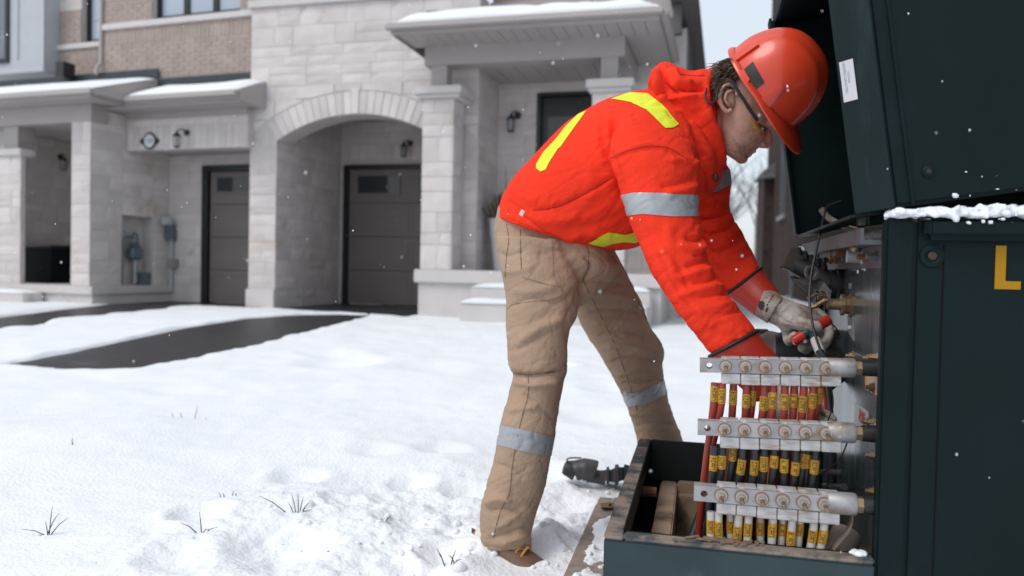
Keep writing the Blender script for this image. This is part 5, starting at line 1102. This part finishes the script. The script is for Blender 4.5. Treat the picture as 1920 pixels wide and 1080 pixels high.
# ---- rubber gauntlets
mb = MB(); loft(mb, [(1360,553,1427,502,2.18,.058),(1385,570,1440,520,2.15,.056),(1412,590,1455,540,2.12,.050),(1436,604,1466,560,2.09,.044)], 5, 28); me = remesh_obj(mb, .004, 2); ga = finish_mesh('rubber_gauntlet', me, redG, pe)
mb = MB(); loft(mb, [(1331,668,1420,620,1.86,.061),(1352,692,1432,638,1.855,.060),(1385,724,1455,664,1.85,.056),(1420,755,1482,700,1.84,.048)], 5, 28); me = remesh_obj(mb, .004, 2); gb = finish_mesh('rubber_gauntlet', me, redG, pe)
def rim_ring(L, R, Y, ry, par):
    a, b = P(*L, Y), P(*R, Y); c = (a+b)/2; h = (b-a)/2; d = ray((L[0]+R[0])/2,(L[1]+R[1])/2); d /= np.linalg.norm(d)
    ax_ = np.cross(h, d); ax_ /= np.linalg.norm(ax_)
    pts = [c+h*1.02*math.cos(t)+d*ry*math.sin(t)+ax_*(.0) for t in np.linspace(0, 2*math.pi, 33)]
    MB().tube(pts, .0045, 8, caps=False).build('black_binding', blk, par, smooth=True)
rim_ring((1361,553),(1427,503), 2.18, .060, ga); rim_ring((1331,668),(1420,621), 1.86, .063, gb)
# ---- leather gloves
mb = MB()
loft(mb, [(1416,588,1432,545,2.07,.040),(1424,596,1452,546,2.06,.046),(1438,606,1468,557,2.05,.046)], 5, 24); me = remesh_obj(mb, .0032, 2); cuff = finish_mesh('glove_cuff', me, leather, pe)
mb = MB()
loft(mb, [(1438,604,1466,557,2.05,.040),(1456,612,1480,562,2.045,.040),(1468,622,1500,568,2.04,.040),(1482,622,1520,576,2.035,.036),(1498,616,1536,588,2.035,.030),(1512,612,1545,600,2.035,.022)], 5, 24)
def finger(pts, rs): mb.tube(catmull([P(*p) for p in pts], 5), list(np.interp(np.linspace(0,1,5*(len(pts)-1)+1), np.linspace(0,1,len(rs)), rs)), 12); e = P(*pts[-1]); rr = rs[-1]; mb.ellipsoid(e, ((rr,0,0),(0,rr,0),(0,0,rr)), 10, 7)
finger([(1472,598,2.02),(1495,604,1.995),(1515,612,1.985),(1532,613,1.985)], [.021,.0195,.017,.0165])       # thumb along the handle
finger([(1515,582,2.06),(1538,592,2.06),(1552,612,2.05),(1553,634,2.035),(1545,648,2.02)], [.016,.0155,.0145,.0135,.012])   # index
finger([(1505,590,2.07),(1530,612,2.075),(1538,636,2.06),(1530,650,2.03)], [.016,.0155,.0145,.0125])                # middle
finger([(1490,606,2.06),(1510,640,2.065),(1512,654,2.04),(1504,652,2.02)], [.016,.015,.0135,.012])                 # ring
finger([(1475,615,2.05),(1478,632,2.045),(1480,640,2.02),(1490,630,2.005)], [.015,.0145,.0135,.0125])              # little
me = remesh_obj(mb, .0028, 3)
sculpt(me, [([(1462,605),(1460,585),(1475,568),(1500,566)],-.002,2.5),([(1475,612),(1495,618),(1520,620)],-.003,3),([(1448,585),(1468,600),(1485,610)],-.003,4),([(1500,570),(1515,585),(1522,598)],-.002,3)], .003, 30, 2)
gl = finish_mesh('leather_glove', me, leather, pe); gW = None
cW = cuff.data.copy(); V = get_co(cW)+np.array(WM[cuff.name].translation); cW.vertices.foreach_set('co', V.ravel()); cW.update()
inkG = pm('glove_ink', (.03,.03,.032), .7)
patch(cW, [(1422,572),(1425,565),(1430,564),(1434,568),(1433,575),(1429,582),(1424,578)], .0012, inkG, 'printed_badge', cuff)
patch(cW, [(1435,584),(1438,576),(1441,577),(1438,585)], .0012, inkG, 'printed_mark', cuff)
for k in range(4): patch(cW, [(1437+k*3.2,573-k*5.4),(1439+k*3.2,569.5-k*5.4),(1440.6+k*3.2,570.3-k*5.4),(1438.6+k*3.2,573.8-k*5.4)], .0012, inkG, 'printed_mark', cuff)
seam(cW, [(1438,604),(1452,585),(1465,560)], pm('glove_seam',(.16,.14,.12),.8), 'seam', cuff, .0022)
# second glove, mostly behind the cables
mb = MB(); loft(mb, [(1420,752,1480,698,1.84,.046),(1450,780,1506,722,1.83,.046),(1476,800,1530,742,1.82,.042),(1500,812,1545,765,1.81,.032)], 5, 24)
for k, (ox, oy, yy) in enumerate(((0,0,1.79),(14,-10,1.81),(24,-22,1.84),(-10,14,1.81))): finger([(1505+ox*.6,792+oy,yy+.02),(1532+ox*.5,800+oy,yy),(1548+ox*.4,806+oy,yy-.01),(1552+ox*.3,820+oy,yy)], [.014,.0135,.0125,.011])
finger([(1478,742,1.80),(1505,738,1.78),(1526,744,1.775)], [.017,.015,.013])
me = remesh_obj(mb, .0035, 3); sculpt(me, [], .003, 30, 4); finish_mesh('leather_glove', me, leather, pe)
# ---- body: head, neck, trunk and limbs as one skin
mb = MB()
loft(mb, [(1362,290,1384,304,2.10,.020),(1357,282,1398,302,2.10,.038),(1352,266,1406,290,2.10,.050),(1349,250,1415,282,2.10,.057),(1347,232,1428,272,2.10,.062),(1348,210,1437,256,2.10,.067),(1349,180,1447,237,2.10,.071),(1355,152,1460,214,2.10,.075),(1370,128,1470,188,2.10,.076),(1392,112,1478,160,2.10,.068),(1420,105,1470,132,2.10,.04)], 4, 28, 2.0)
def bl(px, py, Y, a, b, c, ang=35):     # small ellipsoid: along face, across face, depth
    t = math.radians(ang); fwd = np.array([math.cos(t),0,-math.sin(t)]); up = np.array([math.sin(t),0,math.cos(t)]); mb.ellipsoid(P(px,py,Y), (fwd*a, np.array([0,c,0]), up*b), 12, 9)
mb.tube(catmull([P(1436,236,2.10),P(1438,248,2.10),P(1439,260,2.10),P(1437,270,2.10)],4), list(np.interp(np.linspace(0,1,13),[0,.5,.85,1],[.010,.012,.0150,.0135])), 12)
bl(1430,271,2.09,.013,.010,.012); bl(1437,272,2.10,.011,.009,.013); bl(1430,271,2.11,.013,.010,.012)
bl(1409,282,2.10,.013,.0065,.024); bl(1402,289,2.10,.011,.0065,.022); bl(1390,297,2.10,.017,.013,.024)
bl(1436,234,2.085,.020,.009,.034); bl(1412,246,2.066,.026,.018,.020)
# neck, trunk, arms, legs (under the clothes)
mb.tube(catmull([P(1385,215,2.11),P(1352,240,2.13),P(1310,250,2.17),P(1260,270,2.2)],4), [.055]*4+[.06]*4+[.07]*5, 16)
mb.tube(catmull([P(1265,260,2.2),P(1180,290,2.24),P(1090,350,2.28),P(1030,420,2.31)],4), .11, 16)
mb.tube([P(1260,260,2.2),P(1232,270,2.06),P(1235,380,1.97),P(1275,500,1.92),P(1380,650,1.86),P(1450,730,1.84)], [.06,.045,.035,.032,.030,.026], 12)
mb.tube([P(1280,260,2.2),P(1310,290,2.31),P(1325,390,2.31),P(1360,490,2.23),P(1430,570,2.12),P(1480,595,2.04)], [.06,.035,.030,.028,.026,.022], 12)
mb.tube([P(1030,430,2.31),P(1005,500,2.24),P(1008,680,2.20),P(960,930,2.22),P(950,1040,2.22)], [.09,.06,.045,.04,.038], 12)
mb.tube([P(1050,430,2.31),P(1110,500,2.43),P(1195,680,2.59),P(1240,850,2.73),P(1245,915,2.76)], [.09,.06,.045,.04,.038], 12)
me = remesh_obj(mb, .0030, 5)
sculpt(me, [([(1393,276),(1402,279),(1411,285)],-.004,2.0),([(1426,272),(1429,278),(1434,281)],-.003,1.6),([(1424,262),(1412,270),(1404,278)],-.0025,3),([(1398,294),(1402,292),(1405,294)],-.002,2.5),([(1425,236),(1432,244),(1437,250)],-.006,4),([(1420,232),(1428,240)],-.003,3)], .0012, 60, 3)
body = finish_mesh('body', me, skin, pe)
bW = body.data.copy(); V = get_co(bW)+np.array(WM[body.name].translation); bW.vertices.foreach_set('co', V.ravel()); bW.update()
# ear
mb = MB(); ec = (1366,183); ep = [(1372,206),(1362,209),(1352,196),(1350,178),(1358,162),(1370,158),(1380,166),(1381,180)]
mb.tube(catmull([P(x,y,2.028) for x,y in ep],5), list(np.interp(np.linspace(0,1,36),[0,.1,.5,.9,1],[.006,.0062,.0055,.005,.004])), 8)
mb.ellipsoid(P(1366,183,2.038), (np.array([.016,0,.006]),np.array([-.01,0,.028]),np.array([0,.008,0])), 12, 8)
mb.tube(catmull([P(1374,170,2.026),P(1363,174,2.024),P(1360,188,2.026),P(1368,198,2.03)],4), .0042, 8)
me = remesh_obj(mb, .0018, 2); finish_mesh('ear', me, skin, body)
# stubble on the jaw, eyebrow, eye
patch(bW, [(1352,252),(1364,262),(1378,268),(1392,273),(1397,284),(1404,296),(1396,304),(1378,306),(1362,296),(1351,280)], .0004, stub_, 'beard_stubble', body) if False else None
for (px,py,Y) in ((1428,243,2.062),): MB().ellipsoid(P(px,py,Y+.004), ((.011,0,0),(0,.010,0),(0,0,.010)), 14, 10).build('eye', pm('eye_white',(.5,.47,.45),.2), body, smooth=True); MB().ellipsoid(P(px+5,py+1,Y-.003), ((.005,0,0),(0,.004,0),(0,0,.005)), 10, 8).build('iris', pm('dark_iris',(.03,.02,.015),.15), body, smooth=True)
mb = MB(); r = random.Random(2)
for k in range(40): t = r.random(); a = P(1414+22*t, 228+12*t+r.uniform(-2,2), 2.046); mb.tube([a, a+np.array([.008,0,-.004])], [.0007,.0003], 3)
mb.build('eyebrow', hairM, body)
# short bristles along jaw and chin
mb = MB(); from mathutils.bvhtree import BVHTree
bv = BVHTree.FromPolygons([v.co for v in bW.vertices], [p.vertices for p in bW.polygons]); poly = [(1352,250),(1362,240),(1372,250),(1382,266),(1396,272),(1399,283),(1403,296),(1396,304),(1378,306),(1362,296),(1351,280)]; lipp = [(1412,277),(1424,276),(1416,284),(1405,280)]
for k in range(2600):
    q = (r.uniform(1350,1425), r.uniform(238,308)); 
    if not (inside(np.array([q[0]]), np.array([q[1]]), poly)[0] or inside(np.array([q[0]]), np.array([q[1]]), lipp)[0]): continue
    hh = bv.ray_cast(Vector(CAM), Vector(ray(*q)).normalized())
    if hh[0] is None: continue
    a = np.array(hh[0]); nn = np.array(hh[1]); b = a+nn*.0012+np.array([.0012,0,-.0018]); w = np.array([.0003,0,.0002]); mb.add([a-w,a+w,b], [(0,1,2)])
mb.build('stubble', hairM, body)
# hair: curled strands behind the ear
mb = MB(); r = random.Random(6)
for k in range(620):
    x0, y0 = r.uniform(1350,1394), r.uniform(114,172)
    if x0 > 1350+(172-y0)*.75+18: x0 -= 22
    Y0 = r.uniform(2.032,2.10); L = r.uniform(14,32); a = r.uniform(math.pi*.70,math.pi*1.0) if y0 < 150 else r.uniform(math.pi*.55,math.pi*.85); ph = (k//14)*1.3+r.uniform(-.4,.4); c = 2.6+.9*math.sin(k//14); pts = []
    for i in range(9):
        t = i/8; pts.append(P(x0+math.cos(a)*L*t+2.6*math.sin(ph+c*2*t)*t, y0+math.sin(a)*L*t*.85+2.2*math.cos(ph+c*2.2*t), Y0-.012*math.sin(3.1*t)))
    mb.tube(pts, list(np.linspace(.0013,.0005,9)), 4)
mb.ellipsoid(P(1378,142,2.10), (np.array([.052,0,.02]),np.array([0,.066,0]),np.array([-.01,0,.05])), 16, 10)
mb.build('hair', hairM, pe, smooth=True)
# ---- hard hat
hc = P(1427,170,2.10); q = math.radians(50.5); hfw = np.array([math.cos(q),.0,-math.sin(q)]); hup = np.array([math.sin(q),.0,math.cos(q)]); hsd = np.array([0,-1.,0])
tl = math.radians(32); hup2 = hup*math.cos(tl)+hsd*math.sin(tl); hsd2 = hsd*math.cos(tl)-hup*math.sin(tl); hup, hsd = hup2, hsd2
A_, B_, H_ = .127, .112, .166
def dome(a, b, s=1.0):    # a: azimuth, b: elevation 0..pi/2
    ce, se = math.cos(b)**.82, math.sin(b)**.95
    fx = A_*s*ce*math.cos(a); fy = B_*s*ce*math.sin(a); return hc+hfw*fx+hsd*fy+hup*(H_*s*se)
V = []; Fc = []; n, m = 64, 20
for j in range(m+1):
    for i in range(n):
        a = 2*math.pi*i/n; b = math.pi/2*j/m*.995; p = dome(a, b)
        w = math.exp(-((math.sin(a)*math.cos(b)*B_)/.020)**2)*(1 if math.cos(a) > -2 else 0); p = p+(p-hc)/np.linalg.norm(p-hc)*.007*w*min(1,math.sin(b)*3)     # centre ridge
        for off in (.05,-.05): w2 = math.exp(-((math.sin(a)*math.cos(b)*B_-off)/.008)**2); p = p+(p-hc)/np.linalg.norm(p-hc)*.0028*w2*min(1,math.sin(b)*2)*(1 if b > .5 else b*2)
        V.append(p)
Fc += [(j*n+i, j*n+(i+1)%n, (j+1)*n+(i+1)%n, (j+1)*n+i) for j in range(m) for i in range(n)]; Fc.append(tuple(range(m*n, (m+1)*n)))
# inner shell
k0 = len(V)
for j in range(m+1):
    for i in range(n): V.append(dome(2*math.pi*i/n, math.pi/2*j/m*.995, .965))
Fc += [(k0+j*n+(i+1)%n, k0+j*n+i, k0+(j+1)*n+i, k0+(j+1)*n+(i+1)%n) for j in range(m) for i in range(n)]; Fc.append(tuple(range(k0+(m+1)*n-1, k0+m*n-1, -1)))
Fc += [(i, k0+i, k0+(i+1)%n, (i+1)%n) for i in range(n)]
hat = MB().add(V, Fc).build('hard_hat', helM, pe, smooth=True)
V = []; Fc = []; n = 56
for i in range(n):
    a = 2*math.pi*i/n; ca = math.cos(a); br = .012+.054*max(0,ca)**1.1; drop = -.006-.022*max(0,ca)**1.6
    base = dome(a, .06); out = hfw*math.cos(a)+hsd*math.sin(a)*.8; out /= np.linalg.norm(out)
    V += [base+hup*.004, base+out*br*.6+hup*(drop*.4+.003), base+out*br+hup*drop, base+out*br+hup*(drop-.004), base-out*.006+hup*(-.006)]
for i in range(n):
    for k in range(5): Fc.append((i*5+k, ((i+1)%n)*5+k, ((i+1)%n)*5+(k+1)%5, i*5+(k+1)%5))
MB().add(V, Fc).build('brim', helM, hat, smooth=True)
def on_dome(px, py, lift=0):
    d = ray(px, py); best = None
    from mathutils.bvhtree import BVHTree
    global HB
    try: HB
    except NameError:
        t = Vector(WM[hat.name].translation); HB = BVHTree.FromPolygons([v.co+t for v in hat.data.vertices], [p.vertices for p in hat.data.polygons])
    h = HB.ray_cast(Vector(CAM), Vector(d).normalized())
    return (np.array(h[0])+np.array(h[1])*lift, np.array(h[1])) if h[0] is not None else (lambda g:(np.array(g[0])+np.array(g[1])*lift, np.array(g[1])))(HB.find_nearest(Vector(P(px,py,2.0))))
def dome_patch(pxs, name, mat, lift=.001, thick=.002, sub=5):
    a, b, c, d = [np.array(p, float) for p in pxs]; V = []; g = sub
    for lf_ in (lift+thick, -.003):
        for j in range(g+1):
            for i in range(g+1): s, t = i/g, j/g; q = (a*(1-s)+b*s)*(1-t)+(d*(1-s)+c*s)*t; V.append(on_dome(*q, lf_)[0])
    n2 = (g+1)**2; f = lambda i, j: j*(g+1)+i; Fc = []
    for j in range(g):
        for i in range(g): Fc += [(f(i,j),f(i+1,j),f(i+1,j+1),f(i,j+1)), (n2+f(i,j+1),n2+f(i+1,j+1),n2+f(i+1,j),n2+f(i,j))]
    for i in range(g): Fc += [(f(i+1,0),f(i,0),n2+f(i,0),n2+f(i+1,0)),(f(i,g),f(i+1,g),n2+f(i+1,g),n2+f(i,g)),(f(0,i),f(0,i+1),n2+f(0,i+1),n2+f(0,i)),(f(g,i+1),f(g,i),n2+f(g,i),n2+f(g,i+1))]
    return MB().add(V, Fc).build(name, mat, hat, smooth=True)
dome_patch([(1396,129),(1412,116),(1434,155),(1417,168)], 'dark_sticker', pm('worn_black_sticker',(.022,.016,.015),.5,dirt=(.25,.03,.015),damt=.2,dscale=90), .0008, .0006)
dome_patch([(1425,187),(1464,159),(1470,164),(1438,206)], 'accessory_rib', helM, .001, .006); dome_patch([(1420,190),(1428,184),(1446,205),(1438,210)], 'accessory_rib', helM, .001, .010)
dome_patch([(1376,108),(1420,82),(1424,86),(1380,117)], 'accessory_rib', helM, .001, .006); dome_patch([(1388,138),(1396,131),(1408,150),(1400,160)], 'slot_block', helM, .001, .008)
# suspension strap at the nape, spectacles
MB().tube(catmull([P(1350,132,2.10),P(1357,118,2.06),P(1372,112,2.04),P(1385,130,2.03)],5), .010, 8, flat=.3).build('nape_strap', pm('grey_strap',(.10,.11,.13),.5), hat, smooth=True)
sp = MB().tube(catmull([P(1358,150,2.03),P(1371,153,2.022),P(1390,180,2.022),P(1408,208,2.03),P(1420,226,2.04)],5), .0028, 6, flat=1.7).build('safety_glasses', blk, pe, smooth=True)
lens = pm('amber_lens', (.55,.33,.03), .08, var=.05, spec=.8, alpha=.72)
V = []; 
for j in range(7):
    for i in range(7): s, t = i/6, j/6; V.append(P(1404+26*s+10*t, 221+16*s+20*t-6*s*t, 2.026+.055*s*s))
MB().add(V, [(j*7+i,j*7+i+1,j*7+i+8,j*7+i+7) for j in range(6) for i in range(6)]).build('lens', lens, sp, smooth=True)
MB().tube(catmull([P(1325,165,2.02),P(1322,180,2.01),P(1328,193,2.0),P(1338,192,2.0),P(1344,182,2.01),P(1342,172,2.02)],5), .0026, 6).build('retainer_cord', blk, sp, smooth=True)
# ---- boots
lace = pm('orange_lace', (.42,.2,.05), .7)
def boot(bx, by, Y, s, par):
    c = P(bx, by, Y); c[2] = -.050; f = np.array([.86,-.51,0])*.66; sd_ = np.array([.60,.80,0]); V = []
    mb = MB(); secs = [(-.09,.035,.10),(-.06,.042,.115),(0,.045,.12),(.05,.047,.095),(.10,.050,.07),(.15,.045,.055),(.175,.025,.04)]
    n = 16; A = catmull(secs, 4)
    for q in A:
        for i in range(n): t = 2*math.pi*i/n; V.append(c+f*q[0]+sd_*q[1]*math.cos(t)+np.array([0,0,max(0,q[2]*(.5+.5*math.sin(t)))]))
    m = len(A); mb.add(V, [(i*n+k, i*n+(k+1)%n, (i+1)*n+(k+1)%n, (i+1)*n+k) for i in range(m-1) for k in range(n)]+[tuple(range(n-1,-1,-1)), tuple(range((m-1)*n, m*n))])
    o = mb.build('boot', bootM, par, smooth=True)
    MB().prism([c+f*a+sd_*b+np.array([0,0,-.012]) for a, b in ((-.10,-.036),(.05,-.05),(.15,-.046),(.185,-.015),(.185,.015),(.15,.046),(.05,.05),(-.10,.036))], (0,0,.018)).build('sole', rubber, o)
    for k in range(4): MB().tube(catmull([c+f*(.02+k*.022)+sd_*-.035+np.array([0,0,.085-.012*k]), c+f*(.035+k*.022)+np.array([0,0,.122-.012*k]), c+f*(.02+k*.022)+sd_*.035+np.array([0,0,.085-.012*k])],4), .0042, 5).build('lace', lace, o, smooth=True)
boot(950,1045,2.20,1,pe); boot(1250,925,2.74,1,pe)
# ---- T-handled insulated wrench
tw = thing('insulated_wrench', P(1538,665,1.84), 'red T-handled insulated wrench with white-taped green shaft in leather glove', 'wrench')
redP2 = pm('red_insulation', (.50,.028,.010), .35, var=.05, coat=.2); gS = pm('green_shaft', (.012,.045,.045), .4)
a, b = P(1486,641,1.985), P(1556,598,1.985); ax_ = b-a; L_ = np.linalg.norm(ax_)
MB().lathe(a, ax_, [(0,.010),(.004,.0135),(L_-.004,.0135),(L_,.011)], 18).build('handle', redP2, tw, smooth=True)
sA, sB = P(1522,622,1.985), P(1541,672,1.72); sB = P(1541,668,1.90); dd = sB-sA
MB().tube([sA, sA+dd*.35], .0105, 14).build('shaft', gS, tw, smooth=True); MB().tube([sA+dd*.35, sA+dd*.86], .0118, 14).build('white_tape', pm('white_tape',(.55,.54,.53),.6,bump=.2), tw, smooth=True); MB().tube([sA+dd*.86, sA+dd*1.5], .0100, 14).build('socket', gS, tw, smooth=True)
MB().tube([a+ax_*.28, a+ax_*.52], [.0139,.0139], 18).build('green_band', gS, tw, smooth=True)
# ================================================================== small things on the ground, falling snow
toolM = pm('grey_black_tool', (.055,.052,.055), .45, var=.15); toolG = pm('dark_green_tool', (.014,.03,.03), .45)
tY = 2.86
o = thing('impact_driver', onz(1120,905,.05), 'black and grey cordless impact driver lying in the snow beside the box', 'power tool')
p = lambda x, y, dy=0: P(x, y, tY+dy)
MB().tube(catmull([p(1076,884),p(1090,880),p(1108,882),p(1114,884)],5), [.030]+[.036]*5+[.040]*5+[.040]*4+[.03], 18).build('motor_housing', toolM, o, smooth=True)
MB().lathe(p(1078,884), (p(1052,874)-p(1078,884)), [(0,.034),(.015,.03),(.035,.026),(.042,.022),(.044,.012)], 16).build('chuck', rubber, o, smooth=True)
MB().tube(catmull([p(1104,890),p(1120,894),p(1134,896)],4), [.030,.027,.026,.025,.024,.025,.026,.027,.03], 14).build('grip', toolM, o, smooth=True)
def slab(x0, x1, ya0, ya1, yb0, yb1, d0, d1, nm, mt): return MB().box8([p(x0,ya1,d0),p(x1,yb1,d0),p(x1,yb1,d1),p(x0,ya1,d1),p(x0,ya0,d0),p(x1,yb0,d0),p(x1,yb0,d1),p(x0,ya0,d1)]).build(nm, mt, o, bevel=.012, seg=3)
slab(1131,1148,877,904,874,911,-.05,.05,'battery_foot',toolM); slab(1147,1166,873,911,869,908,-.055,.055,'battery',toolM); slab(1164,1186,869,908,874,901,-.05,.05,'battery_pack',toolG)
MB().tube(catmull([p(1066,866),p(1063,862),p(1070,858.5),p(1090,858.8)],5), .003, 6).build('belt_hook', galv, o, smooth=True); MB().tube([p(1066,866.5),p(1098,864.5)], .005, 6).build('hook_base', galv, o)
o = thing('padlock', onz(1142,945,.03), 'small brass padlock with grey ring on the plank beside the box', 'padlock')
lY = float(onz(1142,952,.028)[1]); lp_ = lambda x, y, d=0: P(x, y, lY+d)
MB().box8([lp_(1126,952,-.02),lp_(1152,952,-.02),lp_(1152,952,.03),lp_(1126,952,.03),lp_(1126,943,-.02),lp_(1152,942,-.02),lp_(1152,942,.03),lp_(1126,943,.03)]).build('lock_body', pm('dull_brass_lock',(.36,.25,.13),.5,.3), o, bevel=.003)
MB().tube([lp_(1155+7*math.cos(t), 942+8*math.sin(t), .0) for t in np.linspace(0,2*math.pi,20)], .0032, 6).build('shackle', pm('grey_plastic',(.42,.41,.41),.5), o, smooth=True); MB().lathe(lp_(1144,947,-.022), (0,-1,0), [(0,.005),(.001,.004)], 8).build('keyhole', blackM, o)
# plank along the pad
plk = tag(MB().fb(TF, -.655, -.515, -.35, 1.10, -.03, .021).build('plank', pm('weathered_plank',(.27,.22,.185),.85,var=.2,scale=10,stretch=(3,3,1),bump=.4), bevel=.004), 'weathered plank half buried in snow along the left side of box', 'plank')
# shrub and clutter at the foot of the right house corner
b = onz(1222,590,.1); o = thing('shrub', (b[0],b[1],.1), 'low grey green shrub at the snowy corner of right house', 'shrub'); mb = MB(); r = random.Random(12); m2 = MB()
for k in range(700):
    a = r.uniform(0,6.28); rr = r.random()**.5*.42; c = np.array([b[0]+math.cos(a)*rr, b[1]+math.sin(a)*rr, .1+r.random()*.26*(1-rr)]); s = r.uniform(.015,.04); t = np.array([r.uniform(-1,1),r.uniform(-1,1),r.uniform(-1,1)])*s; q = np.array([r.uniform(-1,1),r.uniform(-1,1),r.uniform(-1,1)])*s; mb.add([c,c+t,c+t+q,c+q],[(0,1,2,3)])
for k in range(9): a = r.uniform(0,6.28); m2.tube([(b[0],b[1],.08),(b[0]+math.cos(a)*.3,b[1]+math.sin(a)*.3,.28)],[.01,.004],4)
mb.build('foliage', pm('grey_green_leaf',(.09,.11,.095),.8), o); m2.build('stems', bro, o)
# falling snow
mb = MB(); r = random.Random(21)
for k in range(800):
    Y = .9+10*r.random()**1.3; q = P(r.uniform(-20,1940), r.uniform(-20,1060), Y); s = r.uniform(.0006,.0016)*(.8+.12*Y)
    if k % 40 == 0: s *= 1.6
    if q[2] < .1: continue
    u, v = tuv(np.array(q[0]), np.array(q[1]))
    if u > -.1 and v > -.05 and v < 1.1: continue
    mb.add([q+np.array(d)*s for d in ((1,0,0),(-1,0,0),(0,1,0),(0,-1,0),(0,0,1.3),(0,0,-1.3))], [(0,2,4),(2,1,4),(1,3,4),(3,0,4),(2,0,5),(1,2,5),(3,1,5),(0,3,5)])
tag(mb.build('falling_snowflakes', pm('snowflake',(.9,.92,.95),.6)), 'small snowflakes drifting through the air', kind='stuff')
